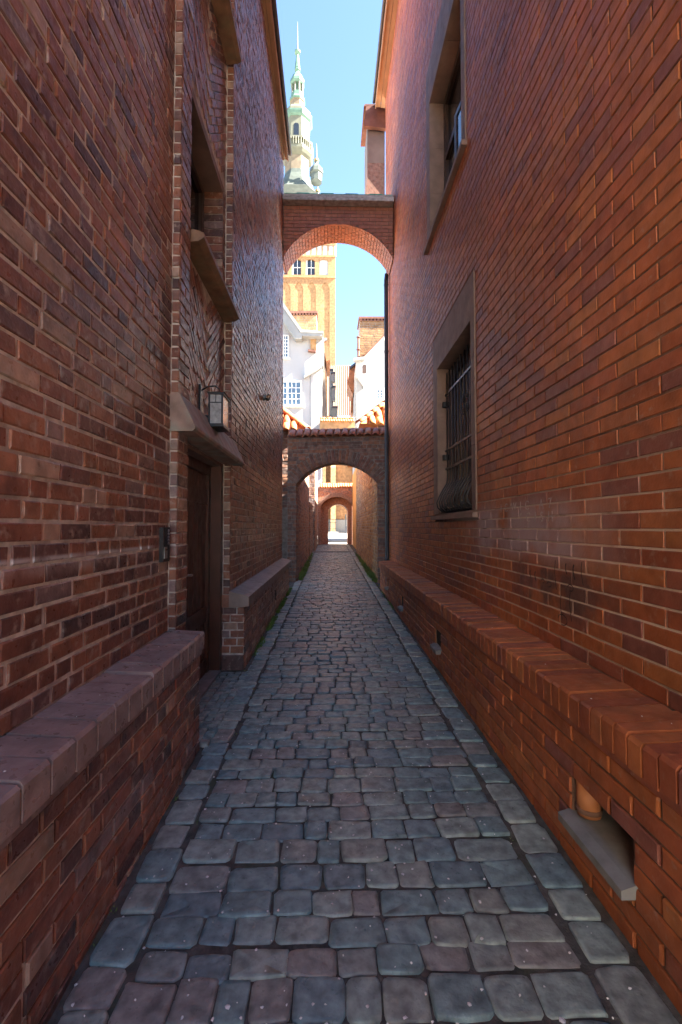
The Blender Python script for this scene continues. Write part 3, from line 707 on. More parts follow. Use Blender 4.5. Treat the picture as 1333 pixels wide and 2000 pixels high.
# intercom
ic = tag(empty('intercom_panel', (-1.02, 2.83, 1.3)), 'slim black intercom panel with buttons on the wall beside the door', 'intercom')
mb = MB(); mb.box(-1.03, -1.005, 2.775, 2.885, 1.29, 1.50); mb.build('housing', M['metal'], ic)
for k in range(5):
    mb = MB(); mb.lathe((0, 0), [(.008, 0), (.008, .005), (.006, .007)], 8); o = mb.build('button', M['steel'], ic)
    o.matrix_parent_inverse = Matrix.Identity(4); o.matrix_basis = chain(ic).inverted() @ Matrix.Translation((-1.004, 2.855, 1.40+k*.02)) @ Matrix.Rotation(R(90), 4, 'Y')
mb = MB(); mb.box(-1.005, -1.002, 2.79, 2.84, 1.31, 1.38); mb.build('speaker_grille', M['steel'], ic)
# camera
cc = tag(empty('security_camera', (-.95, 6.6, 3.4)), 'small bullet security camera on the left wall high before the arch', 'camera')
mb = MB(); mb.tube([(-.98, 6.66, 3.41), (-.95, 6.66, 3.41)], .045, 10); mb.build('mount', M['sill_grey'], cc)
mb = MB(); mb.tube([(-.95, 6.66, 3.41), (-.91, 6.62, 3.40)], .015, 6); mb.build('arm', M['sill_grey'], cc)
mb = MB(); mb.tube([(-.925, 6.70, 3.405), (-.885, 6.50, 3.38)], .035, 10); mb.build('body', M['sill_grey'], cc, smooth=False)
mb = MB(); mb.tube([(-.886, 6.505, 3.3805), (-.883, 6.49, 3.3785)], .030, 10); mb.build('lens', M['glass'], cc)
# downpipe at the far corner of the right building
dp = tag(empty('downpipe', (1.24, 9.9, .3)), 'dark metal rain pipe running down the corner of the right building', 'downpipe')
mb = MB(); mb.tube([(1.262, 9.95, 7.15), (1.245, 9.95, 7.0), (1.245, 9.95, 6.5), (1.25, 9.95, .95), (1.25, 9.94, .85), (1.23, 9.90, .75)], .047, 10); mb.build('pipe', M['gutter'], dp, smooth=True)
for z in (1.6, 3.5, 5.4, 6.9):
    mb = MB(); mb.tube([(1.247, 9.95, z-.015), (1.247, 9.95, z+.015)], .055, 10); mb.build('clip', M['gutter'], dp)

# ================================================================== the high flying arch
FA = tag(empty('flying_arch', (.17, 9.5, 6.8)), 'high brick buttress arch spanning the alley between both buildings', 'arch')
fa0, fa1, fsp, frise, ftop, fy0, fy1 = W_far+.012, XR-.012, 7.06, .72, 8.15, 9.2, 9.85
mb = MB(); arch_panel(mb, fa0, fa1, fsp-.02, ftop, fa0, fa1, fsp-.02, fsp, frise, fy0+.008, fy1, n=24)
fm = mb.build('masonry', M['mortar_r'], FA)
hw = (fa1-fa0)/2; fr_ = (hw*hw+frise*frise)/(2*frise); fzc = fsp+frise-fr_; fxc = (fa0+fa1)/2
def fcut(t):
    r = fr_+.005
    return [(fxc-math.sqrt(max(0, r*r-(t-fzc)**2)), fxc+math.sqrt(max(0, r*r-(t-fzc)**2)))] if fsp < t < fzc+r else []
emit([(Face((0, fy0, 0), SOUTH), lay(fa0, fa1, fsp, ftop-.01, .077, .262, 'stretcher', 2, [fcut]))], fm, M['brick_arch'], 0, 5, jit=.002)
rr = random.Random(3); q = MB(); th = math.asin(hw/fr_); n = int(2*th*fr_/.073)
for i in range(n):
    a = -th+2*th*(i+.5)/n; nx, nz = math.sin(a), math.cos(a); y = fy0+.004-(.06 if i % 2 else 0)
    while y < fy1:
        y2 = min(y+.125, fy1); ya = max(y, fy0+.002)
        if y2-ya > .02: q.obox((fxc+nx*(fr_+.018), (ya+y2)/2, fzc+nz*(fr_+.018)), (nz*.031, 0, -nx*.031), (0, (y2-ya)/2-.005, 0), (nx*.03, 0, nz*.03), rr.uniform(.001, .999))
        y = y2
q.build('soffit_bricks', M['brick_arch'], fm, kind='stuff')
cp_ = empty('coping', parent=FA)
for k, (ya, za) in enumerate(((9.03, 8.15), (9.06, 8.203), (9.10, 8.256), (9.15, 8.309))):
    x = fa0-.002
    while x < fa1-.01:
        x2 = min(x+rr.uniform(.5, .8), fa1); mb = MB(); mb.box(x+.003, x2-.003, ya+rr.uniform(0, .012), fy1+.2-(ya-9.03), za+.002, za+.05); mb.build('shingle', M['slate'], cp_); x = x2
for i in range(9):
    x = fa0+.02+i*.252; mb = MB()
    mb.prism([(0, -.2, 0), (0, .22, .05), (0, .22, .095), (0, -.2, .05)], (x, 9.42, 8.372+.014*(i % 2)), (.262 if i < 8 else .22, 0, 0)); mb.build('green_tile', M['tile_g'], cp_)

# ================================================================== tiled gateway arch at the end of the buildings
SK = math.atan(-.3/2.3)
GA = tag(empty('gateway_arch', (.15, 10.4, .2)), 'old brick arch with red barrel-tile coping across the alley', 'arch')
GF = Face((-.985, 10.52, 0), SOUTH+SK)
def gtr(x, y, z): return GF.p(-y, x, z)
ga, gb, gsp, grise, gtop, gth, gw = .20, 2.08, 2.49, .49, 3.58, .36, 2.305
mb = MB(); arch_panel(mb, 0, gw, -.1, gtop, ga, gb, -.1, gsp, grise, .008, gth, n=24, tr=gtr); gm = mb.build('masonry', M['mortar_o'], GA)
hw = (gb-ga)/2; r_ = (hw*hw+grise*grise)/(2*grise); zc = gsp+grise-r_; xc = (ga+gb)/2; RL = .29
def gcut(t):
    if t < gsp: return [(ga, gb)] if t < gsp-.02 else [(ga-.0, gb)]
    r = r_+RL
    return [(max(xc-math.sqrt(max(0, r*r-(t-zc)**2)), ga-RL), min(xc+math.sqrt(max(0, r*r-(t-zc)**2)), gb+RL))] if t < zc+r else []
bs = lay(0, gw, -.02, gtop, .085, .27, 'mixed', 9, [gcut])
th = math.asin(hw/r_); n = int(2*th*(r_+RL/2)/.078)
for i in range(n):
    a = -th+2*th*(i+.5)/n; rm = r_+RL/2
    bs.append((xc+rm*math.sin(a), zc+rm*math.cos(a), RL-.01, 2*th*rm/n-.012, math.pi/2-a))
# side reveals of the opening
rv = lay(.002, gth, -.02, gsp, .085, .27, 'mixed', 4)
o1 = GF.p(-gth, ga, 0); o2 = GF.p(0, gb, 0)
emit([(GF, bs), (Face(GF.p(0, ga+.008, 0), SK), rv), (Face(GF.p(-gth, gb-.008, 0), SK+math.pi), rv)], gm, M['brick_old'], 220, 77, jit=.006, tilt=.05, ch=.008, d=.04)
q = MB(); n2 = int(2*th*r_/.08)
for i in range(n2):
    a = -th+2*th*(i+.5)/n2; c = GF.p(-gth/2, xc+(r_+.03)*math.sin(a), zc+(r_+.03)*math.cos(a))
    ux = GF.m @ Vector((0, math.cos(a), -math.sin(a))); uz = GF.m @ Vector((0, math.sin(a), math.cos(a))); uy = GF.m @ Vector((1, 0, 0))
    q.obox(c, ux*.034, uy*(gth/2-.003), uz*.037, rr.uniform(.001, .99))
q.build('soffit_bricks', M['brick_old'], gm, kind='stuff')
def tile_coping(par, F, s0, s1, z, n, ln_, slope, mat, depth, ridge=True, rn=9):
    wv = (s1-s0)/n; me = barrel(wv*.98, ln_, .016).mesh('roof_tile', mat, True); r = random.Random(n)
    for i in range(n):
        p = F.p(.02, s0+(i+.5)*wv, z)
        Mx = Matrix.Translation(p) @ Matrix.Rotation(F.rz+math.pi/2, 4, 'Z') @ Matrix.Rotation(slope+r.uniform(-.03, .03), 4, 'X') @ Matrix.Translation((0, ln_*.32, 0))
        link('roof_tile', me, par, None, Mx)
        p = F.p(-depth-.02, s0+(i+.5)*wv, z)
        Mx = Matrix.Translation(p) @ Matrix.Rotation(F.rz-math.pi/2, 4, 'Z') @ Matrix.Rotation(slope, 4, 'X') @ Matrix.Translation((0, ln_*.32, 0))
        link('roof_tile', me, par, None, Mx)
    mb = MB(); zz = z+math.sin(slope)*ln_*.75
    pts = [F.p(.0, s0, z-.02), F.p(-depth/2, s0, zz-.02), F.p(-depth, s0, z-.02)]
    mb.prism(pts, (0, 0, 0), F.m @ Vector((0, s1-s0, 0))); mb.build('tile_bed', mat, par)
    if ridge:
        rl = (s1-s0)/rn; mr = barrel(.17, rl*1.08, .016, 8, .9).mesh('ridge_tile', mat, True)
        for i in range(rn):
            link('ridge_tile', mr, par, None, Matrix.Translation(F.p(-depth/2, s0+(i+.5)*rl, zz-.005+.004*(i % 2))) @ Matrix.Rotation(F.rz, 4, 'Z') @ Matrix.Rotation(0, 4, 'X'))
gc = empty('coping', parent=GA)
tile_coping(gc, GF, -.0, gw, gtop+.02, 13, .32, R(38), M['tile'], gth+.06)

# ================================================================== beyond the gateway
def wall_block(name, label, cat, x0, x1, y0, y1, z0, z1, sidex, face, brick, mort, seed, cbr=.085):
    e = tag(empty(name, ((x0+x1)/2, y0, z0)), label, cat)
    mb = MB(); sg = -1 if face == WEST else 1
    a, b = (x0+.008, x1) if face == WEST else (x0, x1-.008)
    mb.box(a, b, y0+.008, y1, z0, z1); m = mb.build('wall', mort, e)
    sy = -1 if face == WEST else 1; s0, s1 = sorted((sy*y0, sy*y1))
    S = [(Face((sidex, 0, 0), face), lay(s0, s1, z0, z1, cbr, .27, 'mixed', seed)), (Face((x0, y0, 0), SOUTH), lay(0, x1-x0, max(z0, 2), z1, cbr, .27, 'mixed', seed+1))]
    emit(S, m, brick, 0, seed, jit=.005, tilt=.06, ch=.008, d=.04)
    return e
AL = wall_block('courtyard_house', 'low brick outbuilding with hipped red tile roof left beyond the gateway', 'outbuilding', -4.2, -.78, 11.6, 17, 0, 3.95, -.78, EAST, M['brick_old'], M['mortar_o'], 5)
AR = wall_block('courtyard_house', 'low brick outbuilding with hipped red tile roof right beyond the gateway', 'outbuilding', 1.12, 4.6, 10.62, 19.6, 0, 3.9, 1.12, WEST, M['brick_gold'], M['mortar_o'], 6)  # front end pulled forward to block a stripe of sun on the floor
def hip_roof(par, xe, xfar, y0, y1, z, sg):
    "eave on the alley side at xe, hips of 45 degrees; tiles on the front slope"
    rf = empty('roof', parent=par); h = 1.4
    mb = MB(); x2 = xe-sg*h; xf2 = xfar+sg*h
    v = [(xe, y0, z), (xfar, y0, z), (xfar, y1, z), (xe, y1, z), (x2, y0+h, z+h*.95), (x2, y1-h*.2, z+h*.95)]
    mb.add(v, [(0, 3, 5, 4), (0, 4, 1), (1, 4, 5, 2), (3, 2, 5), (0, 1, 2, 3)]); mb.build('deck', M['tile_o'], rf)
    me = barrel(.185, .36, .016, 6).mesh('roof_tile', M['tile_o'], True); sl_ = math.atan(.95); r = random.Random(8)
    for j in range(6):
        for i in range(9):
            xx = xe-sg*(.13+i*.19); d = j*.31+.1
            if abs(xx-xe) < (d+.12)*math.cos(sl_)+.06: continue
            p = (xx, y0+d*math.cos(sl_), z+d*math.sin(sl_)+.01)
            link('roof_tile', me, rf, None, Matrix.Translation(p) @ Matrix.Rotation(sl_+r.uniform(-.02, .02), 4, 'X'))
    mh = barrel(.2, .36, .016, 6).mesh('hip_tile', M['tile_o'], True)
    dv = Vector((-sg, 1, .95)).normalized()
    for k in range(8):
        p = Vector((xe, y0, z+.03))+dv*(.12+k*.3)
        qd = dv.to_track_quat('Y', 'Z').to_matrix().to_4x4()
        link('hip_tile', mh, rf, None, Matrix.Translation(p) @ qd)
hip_roof(AL, -.60, -4.4, 11.4, 17.1, 3.97, 1)
hip_roof(AR, .74, 4.8, 11.3, 19.7, 4.1, -1)
# left low wall, then a tall plastered side; right a wall with bounced orange light painted on
wall_block('garden_wall', 'low brick garden wall on the left between outbuilding and far gate', 'wall', -1.0, -.74, 17.02, 20, 0, 2.45, -.74, EAST, M['brick_old'], M['mortar_o'], 15)
wall_block('side_wall', 'tall brown brick wall on the left just before the far gate', 'wall', -1.0, -.66, 20.02, 24.3, 0, 4.6, -.66, EAST, M['brick_old'], M['mortar_o'], 16)
mb = MB(); mb.box(1.21, 4.6, 19.75, 24.3, 0, 4.3); tag(mb.build('bounce_lit_wall', M['ochre']), 'plastered wall on the right before the far gate, orange bounced light in its colour', 'wall')
# far gate
FG = tag(empty('far_gate', (.4, 24.5, .5)), 'small far brick gateway with orange tile coping at the alley end', 'arch')
mb = MB(); arch_panel(mb, -.66, 1.34, .2, 3.66, -.50, 1.24, .2, 2.62, .52, 24.41, 24.9, n=16, pointed=False); fgm = mb.build('outer_arch', M['brick_old'], FG)
q = MB(); pts = arch_pts(-.50, 1.24, 2.62, .52, 22)
for (a, b) in zip(pts, pts[1:]):
    m_ = Vector(((a[0]+b[0])/2, 24.4, (a[1]+b[1])/2)); t = Vector((b[0]-a[0], 0, b[1]-a[1])); nn = Vector((-t.z, 0, t.x)).normalized()
    if nn.z < 0: nn = -nn
    q.obox(m_+nn*.11, t*.46, (0, .03, 0), nn*.10, rr.uniform(.001, .99))
q.build('arch_ring', M['stone'], fgm, kind='stuff')
emit([(Face((0, 24.4, 0), SOUTH), lay(-.66, 1.34, 3.2, 3.64, .085, .27, 'mixed', 3))], fgm, M['brick_old'], 0, 8, jit=.004)
mb = MB(); arch_panel(mb, -.66, 1.34, .2, 3.3, -.10, .98, .2, 2.42, .36, 24.92, 26.2, n=16); mb.build('inner_arch', M['brick_old'], FG)
tile_coping(empty('coping', parent=FG), Face((0, 24.42, 0), SOUTH), -.56, 1.30, 3.67, 14, .36, R(40), M['tile_o'], .5, rn=6)
BR = tag(empty('bridge_wall', (.4, 25.6, 6.2)), 'high brick bridge wall with orange tile coping far up the alley', 'bridge')
mb = MB(); arch_panel(mb, -.58, 1.40, 5.9, 7.5, -.58, 1.40, 5.9, 5.95, .6, 25.5, 25.84, n=12); mb.build('masonry', M['tbrick'], BR)
tile_coping(empty('coping', parent=BR), Face((0, 25.5, 0), SOUTH), -.56, 1.38, 7.5, 14, .40, R(40), M['tile_o'], .36, rn=6)

# ---- white house on the left
def poly(mb, pts, y, d, tint=0.): mb.prism([P(px, py, y) for (px, py) in pts], (0, 0, 0), (0, d, 0), tint)
def grid_window(par, px0, px1, py0, py1, y, nx, nz, pane, fr=.07, sill=True):
    a, b = P(px0, py1, y), P(px1, py0, y); wd = empty('window', parent=par); x0, x1, z0, z1 = a.x, b.x, a.z, b.z
    mb = MB(); arch = [(x0-fr, x0, z0-fr, z1+fr), (x1, x1+fr, z0-fr, z1+fr), (x0, x1, z0-fr, z0), (x0, x1, z1, z1+fr)]
    for q in arch: mb.box(q[0], q[1], y-.06, y+.05, q[2], q[3])
    mb.build('frame', M['whitewood'], wd)
    mb = MB()
    for i in range(1, nx): x = x0+(x1-x0)*i/nx; t = .05 if i*2 == nx else .018; mb.box(x-t, x+t, y-.045, y-.01, z0, z1)
    for i in range(1, nz): z = z0+(z1-z0)*i/nz; mb.box(x0, x1, y-.043, y-.012, z-.018, z+.018)
    mb.build('glazing_bars', M['whitewood'], wd)
    for i in range(nx):
        for j in range(nz):
            q = MB(); q.box(x0+(x1-x0)*i/nx, x0+(x1-x0)*(i+1)/nx, y-.03, y-.015, z0+(z1-z0)*j/nz, z0+(z1-z0)*(j+1)/nz); q.build('pane', pane, wd)
    if sill: mb = MB(); mb.box(x0-fr*2, x1+fr*2, y-.16, y-.001, z0-fr-.07, z0-fr-.002); mb.build('sill', M['whitewood'], wd)
WH = tag(empty('white_house', (-2, 26, .6)), 'white plastered gabled house with lattice windows left behind the gateway', 'house')
mb = MB(); poly(mb, [(470, 1046), (628, 1046), (628, 652), (590, 652), (470, 484)], 26.0, 5); mb.build('wall', M['white'], WH)
rf = empty('roof', parent=WH)
mb = MB(); poly(mb, [(590, 645), (590, 661), (577, 661), (470, 506), (470, 478)], 25.45, .54); mb.build('verge', M['grey'], rf)  # grey stands in for the shaded underside of the roof edge
mb = MB(); poly(mb, [(577, 650), (629.5, 650), (629.5, 656), (577, 656)], 25.44, .55); mb.build('eave_board', M['grey'], rf)
mb = MB(); poly(mb, [(590, 643), (632, 647), (632, 650), (588, 649), (470, 482), (470, 470)], 25.4, 5.8); mb.build('roof_cover', M['grey'], rf)
grid_window(WH, 545, 562.5, 657, 697, 26.0, 4, 6, M['glass_sky'])
grid_window(WH, 537, 587, 747, 790, 26.0, 6, 4, M['glass_sky'], fr=.1)
mb = MB(); poly(mb, [(608, 1046), (627, 1046), (627, 722), (608, 730)], 25.93, .068); mb.build('pier', M['white'], WH)
mb = MB(); poly(mb, [(594, 738), (630, 717), (630, 713), (594, 733)], 25.72, .277); mb.build('lean_to_roof', M['grey'], WH)
mb = MB(); poly(mb, [(607, 661), (618, 661), (618, 683), (607, 683)], 25.9, .099); mb.build('vent_niche', M['tbrick'], WH)
mb = MB(); poly(mb, [(602, 682), (617, 684), (617, 687), (602, 685)], 25.75, .248); mb.build('vent_ledge', M['roofdark'], WH)
mb = MB(); a, b = P(631, 660, 25.8), P(631.5, 728, 25.8); mb.tube([a, b], .055, 8); mb.build('downpipe', M['sill_grey'], WH, smooth=True)
def chimney(name, label, px0, px1, py0, py1, y, d, nd):
    e = tag(empty(name, P((px0+px1)/2, py1, y)), label, 'chimney'); mb = MB(); poly(mb, [(px0, py1), (px1, py1), (px1, py0+8), (px0, py0+8)], y, d); st = mb.build('stack', M['mortar_o'], e)
    a, b = P(px0, py1, y), P(px1, py0+8, y)
    emit([(Face((0, y-.012, 0), SOUTH), lay(a.x, b.x, a.z, b.z, .16, .42, 'mixed', 4, joint=.025))], st, M['tbrick'], 0, 3, jit=.005)
    mb = MB(); poly(mb, [(px0-2, py0+4), (px1+2, py0+4), (px1+2, py0), (px0-2, py0)], y-.12, d+.24); mb.build('cap', M['roofdark'], e)
    wv = (px1-px0)/(2*nd)
    for i in range(nd):
        mb = MB(); poly(mb, [(px0+(2*i+.3)*wv, py0+8.2), (px0+(2*i+1.6)*wv, py0+8.2), (px0+(2*i+1.6)*wv, py0+3.9), (px0+(2*i+.3)*wv, py0+3.9)], y-.1, d+.1); mb.build('dentil', M['roofdark'], e)
    return e
chimney('brick_chimney', 'wide yellow brick chimney behind the white house gable before the tower', 566, 619, 607, 652, 29, 1.2, 9)
# ---- right house
RH = tag(empty('white_house', (3.5, 28, .6)), 'white plastered house with small arched window right behind the gateway', 'house')
mb = MB(); poly(mb, [(697, 1046), (860, 1046), (860, 545), (712, 699), (697, 702)], 28, 5); mb.build('wall', M['white'], RH)
mb = MB(); poly(mb, [(712, 695), (712, 701), (860, 552), (860, 540)], 27.7, .3); mb.build('verge', M['whitewood'], RH)
mb = MB(); poly(mb, [(691, 699), (713, 696), (713, 701), (691, 704)], 27.6, .4); mb.build('eave_board', M['grey'], RH)
mb = MB(); poly(mb, [(712, 694), (712, 697), (860, 541), (860, 535)], 27.6, 5.6); mb.build('roof_cover', M['roofdark'], RH)
a, b = P(709, 729, 28), P(716, 716, 28)
mb = MB(); pt = arch_pts(a.x, b.x, b.z, .13, 8); mb.prism([(a.x, 0, a.z), (b.x, 0, a.z)]+[(x, 0, z) for (x, z) in pt[::-1]], (0, 27.97, 0), (0, .02, 0)); mb.build('arched_window', M['frame'], RH)
grid_window(RH, 737, 748, 762, 778, 28, 2, 3, M['glass_sky'])
mb = MB(); poly(mb, [(697, 1046), (709, 1046), (709, 754), (697, 735)], 27.2, .79); mb.build('buttress', M['grey'], RH)
mb = MB(); poly(mb, [(695, 734), (711, 757), (711, 752), (696, 730)], 27.1, .89); mb.build('buttress_cap', M['sill_grey'], RH)
mb = MB(); poly(mb, [(709, 1046), (726, 1046), (726, 770), (709, 782)], 27.6, .39); mb.build('annex', M['white'], RH)
chimney('brick_chimney', 'tall yellow brick chimney with toothed cap above the right white house', 703, 790, 618, 702, 31, 1.6, 13)
mb = MB(); a = P(700.5, 700, 30.5); b = P(700.5, 657, 30.5); e = tag(empty('chimney_pot', a), 'slim pale chimney pot beside the tall right chimney', 'chimney')
mb.lathe((a.x, a.y), [(.09, a.z-1), (.09, b.z-.1)], 10); mb.build('pot', M['tile_p'], e)
for z in (b.z-.12, (a.z+b.z)/2-.2): mb = MB(); mb.lathe((a.x, a.y), [(.13, z), (.15, z+.04), (.13, z+.1)], 10); mb.build('collar', M['roofdark'], e)
# ---- tiled house further on, timber eaves
TH = tag(empty('church_nave', P(672, 1040, 66)), 'yellow brick church wing with pale red pantile roof beside the tower', 'church')
a, b = P(640, 812, 65.5), P(640, 714, 75); c, d = P(720, 812, 65.5), P(720, 714, 75)
mb = MB(); n = 20*6; v = []
for i in range(n+1):
    k = i/n; h = .09*math.cos(2*math.pi*i/6)
    for (p, q_) in ((a, c), (b, d)): t = p.lerp(q_, k); v.append((t.x, t.y, t.z+h))
mb.add(v, [(2*i, 2*i+2, 2*i+3, 2*i+1) for i in range(n)]); mb.build('pantile_roof', M['tile_p'], TH, smooth=True)
mb = MB(); mb.box(-9, 9, 66, 75, .5, a.z-.15); mb.build('wall', M['tbrick'], TH)
for (x, w_) in ((-2.2, 1.6), (.1, .7), (3.4, 1.0)):
    mb = MB(); mb.prism([(x, 66.001, .5), (x, 64.4, .5), (x, 64.4, 10), (x, 65.2, 12), (x, 66.001, 14)], (0, 0, 0), (w_, 0, 0)); mb.build('buttress', M['tbrick'], TH)
mb = MB(); mb.box(-6, 9, 65.7, 65.998, .5, 2.6); mb.build('base_course', M['sill_grey'], TH)
st = tag(empty('stepped_gable', P(650, 806, 33.5)), 'narrow grey stepped gable left of the pantile roof', 'gable')
for (p0, p1, q0, q1) in ((644, 651, 722, 830), (648, 655, 728, 745), (649, 656, 755, 782), (650, 660, 795, 830)):
    mb = MB(); poly(mb, [(p0, q1), (p1, q1), (p1, q0), (p0, q0)], 33.2-.05*(p0-640), .5); mb.build('step', M['grey'], st)
    mb = MB(); poly(mb, [(p0-.8, q0+1), (p1+.8, q0+1), (p1+.8, q0-2), (p0-.8, q0-2)], 33.1-.05*(p0-640), .66); mb.build('step_cap', M['gutter'], st)
tl = tag(empty('timber_eaves', P(636, 700, 29)), 'brown timber roof edge just right of the left white house', 'eaves')
mb = MB(); poly(mb, [(629, 664), (638, 662), (645, 702), (638, 706)], 28.5, 3); mb.build('beam', M['timber'], tl)
mb = MB(); poly(mb, [(628, 662), (638, 659), (640, 663), (629, 667)], 28.3, .19); mb.build('verge_cap', M['sill_grey'], tl)
mb = MB(); poly(mb, [(628, 705), (634, 705), (640, 830), (628, 830)], 29.5, 1.4); mb.build('post', M['stained'], tl)
tr_ = tag(empty('timber_eaves', P(688, 760, 31)), 'orange brown timber roof edge just left of the right white house', 'eaves')
mb = MB(); poly(mb, [(684, 716), (696, 712), (697, 728), (690, 772), (679, 748)], 31, 2.2); mb.build('beam', M['timber'], tr_)
mb = MB(); poly(mb, [(688, 728), (697, 730), (697, 806), (686, 806)], 32, 1.5); mb.build('wall', M['timber'], tr_)
mb = MB(); poly(mb, [(683, 716), (697, 706), (698, 710), (684, 720)], 30.8, .19); mb.build('verge_cap', M['gutter'], tr_)
# ---- rendered chimney breast beyond the right eaves
CB = tag(empty('chimney_breast', (1.2, 11, 9.6)), 'stained grey rendered chimney breast corbelled out beyond the right eaves', 'chimney')
yq = 11.0
mb = MB(); poly(mb, [(718, 240), (752, 240), (752, 318), (718, 318)], yq, .9); mb.build('shaft', M['stained'], CB)
mb = MB(); poly(mb, [(718, 318.3), (752, 318.3), (752, 395), (741, 376), (718, 346)], yq+.004, .88); mb.build('corbel', M['brick_old'], CB)
a, b = P(719, 352, yq), P(750, 319, yq)
mb = MB(); poly(mb, [(711, 245), (754, 250), (754, 212), (716, 206)], yq-.15, .1); mb.build('cap', M['roofdark'], CB)
mb = MB(); poly(mb, [(711, 207), (754, 207), (754, 203), (713, 203)], yq-.15, 1.2); mb.build('cap_tile', M['roofdark'], CB)

# ================================================================== church tower
TX, TY, TF = -6.5, 87.0, 80.0; HWD = 7.43
def tz(py): return 1.5+(1030-py)*TF/FPX
def sz(py): return P(580, py, TY).z
TW = tag(empty('church_tower', (TX, TY, .7)), 'tall yellow brick church tower with tiered green copper spire', 'tower')
x0, x1 = TX-HWD, TX+HWD; zt = P(600, 402, TF).z
mb = MB(); mb.box(x0, x1, TF+.36, TF+2*HWD, 0, zt); mb.build('body', M['tbrick'], TW)
mz = lambda py: P(620, py, TF).z
q = MB(); q.box(x0, x1, TF, TF+.36, 0, 18); q.build('base', M['tbrick'], TW)
zb, znt = 18, mz(540)
nich = [P(px, 600, TF).x for px in (635.5, 608.5, 583.5, 559)]; nich += [nich[-1]-2.27, nich[-1]-4.5]
eds = [x1]+[(nich[i]+nich[i+1])/2 for i in range(5)]+[x0]
fr2 = MB()
for i, cx in enumerate(nich):
    arch_panel(fr2, eds[i+1], eds[i], zb, znt, cx-.78, cx+.78, zb+1.2, mz(566), 1.35, TF, TF+.36, n=12, pointed=True, outer=False)
fr2.build('niche_stage', M['tbrick'], TW)
q = MB(); q.box(x0, x1, TF+.13, TF+.355, zb+1, znt-.2); q.build('niche_back', M['tbrick'], TW)
for (pa, pb, pr) in ((540, 543, .18), (499, 502, .15), (476, 479, .15)):
    mb = MB(); mb.box(x0-.1, x1+.05, TF-pr, TF-.003, mz(pb), mz(pa)); mb.build('string_course', M['tbrick'], TW)
wst = MB(); wx = [P(px, 520, TF).x for px in (632.5, 606.5, 579.5, 553)]; wx += [wx[-1]-2.4]
eds = [x1]+[(wx[i]+wx[i+1])/2 for i in range(4)]+[x0]
for i, cx in enumerate(wx):
    arch_panel(wst, eds[i+1], eds[i], mz(540), mz(499), cx-.82, cx+.82, mz(537), mz(509), .3, TF, TF+.36, n=8, outer=False)
wst.build('window_stage', M['tbrick'], TW)
for i, cx in enumerate(wx):
    a = mz(537); b = mz(506)
    if i == 0: mb = MB(); mb.box(cx-.81, cx+.81, TF+.25, TF+.355, a, b); mb.build('blind_panel', M['white'], TW); continue
    wd = empty('window', parent=TW)
    mb = MB(); mb.box(cx-.81, cx+.81, TF+.32, TF+.357, a, b); mb.build('pane', M['glass'], wd)
    mb = MB(); mb.box(cx-.81, cx-.5, TF+.18, TF+.318, a, b); mb.build('shutter', M['white'], wd)
    mb = MB(); mb.box(cx+.12, cx+.19, TF+.24, TF+.318, a, b); mb.box(cx-.5, cx+.81, TF+.25, TF+.316, (a+b)/2-.05, (a+b)/2+.05); mb.build('glazing_bars', M['whitewood'], wd)
q = MB(); q.box(x0, x1, TF+.1, TF+.355, mz(499), mz(476)); q.build('frieze', M['white'], TW)
for i in range(14):
    cx = x1-.3-i*1.02; mb = MB(); mb.box(cx-.12, cx+.12, TF, TF+.099, mz(498.7), mz(479.3)); mb.build('frieze_pilaster', M['tbrick'], TW)
q = MB(); q.box(x0, x1, TF, TF+.355, mz(475.8), zt); q.build('parapet_stage', M['tbrick'], TW)
q = MB(); q.box(x0-.4, x1+.4, TF-.4, TF+2*HWD+.4, zt+.003, zt+.6); q.build('cornice', M['white'], TW)
# tiered copper spire
sp = empty('spire', parent=TW); OC = math.pi/8; C = (TX, TY)
def tier(name, prof, mat, n=8): mb = MB(); mb.lathe(C, [(r, sz(py)) for (r, py) in prof], n, rot=OC); return mb.build(name, mat, sp)
tier('skirt_roof', [(5.2, 396), (4.2, 388), (3.5, 378), (3.1, 366), (2.6, 354), (2.45, 346)], M['lead'])
tier('lower_drum', [(2.45, 350), (2.45, 320)], M['sandst'])
tier('gallery_floor', [(2.4, 320), (2.9, 316), (3.3, 311), (3.3, 306)], M['copper2'])
for k in range(40):
    a = 2*math.pi*k/40; mb = MB(); mb.tube([(TX+3.1*math.cos(a), TY+3.1*math.sin(a), sz(306)), (TX+3.1*math.cos(a), TY+3.1*math.sin(a), sz(292))], .09, 5); mb.build('baluster', M['copper2'], sp)
tier('gallery_rail', [(2.95, 292), (3.25, 292), (3.25, 289), (2.95, 289)], M['copper2'])
tier('upper_drum', [(2.65, 306), (2.65, 246)], M['copper2'])
for k in range(8):
    a = k*math.pi/4; ap = 2.65*math.cos(OC); mb = MB(); pts = arch_pts(-.5, .5, 0, .5, 10); h = 2.0
    mb.prism([(0, -.5, -h), (0, .5, -h)]+[(0, x, z) for (x, z) in pts[::-1]], (ap-.05, 0, 0), (.08, 0, 0))
    o = mb.build('arched_opening', M['glass'], sp); o.matrix_parent_inverse = Matrix.Identity(4); o.matrix_basis = Matrix.Translation((0, 0, sz(266)-chain(TW).translation.z)) @ Matrix.Rotation(a, 4, 'Z')
tier('drum_cornice', [(2.7, 247), (3.0, 244), (3.15, 240), (3.15, 237), (2.9, 236)], M['copper'])
tier('dome', [(2.9, 236), (2.85, 230), (2.45, 224), (1.75, 219), (1.45, 216)], M['copper2'])
tier('lantern_base', [(1.5, 216), (1.35, 214), (1.35, 204), (1.5, 203)], M['sandst'])
tier('lantern_skirt', [(1.45, 203), (1.65, 200), (1.35, 194), (1.25, 186)], M['copper'])
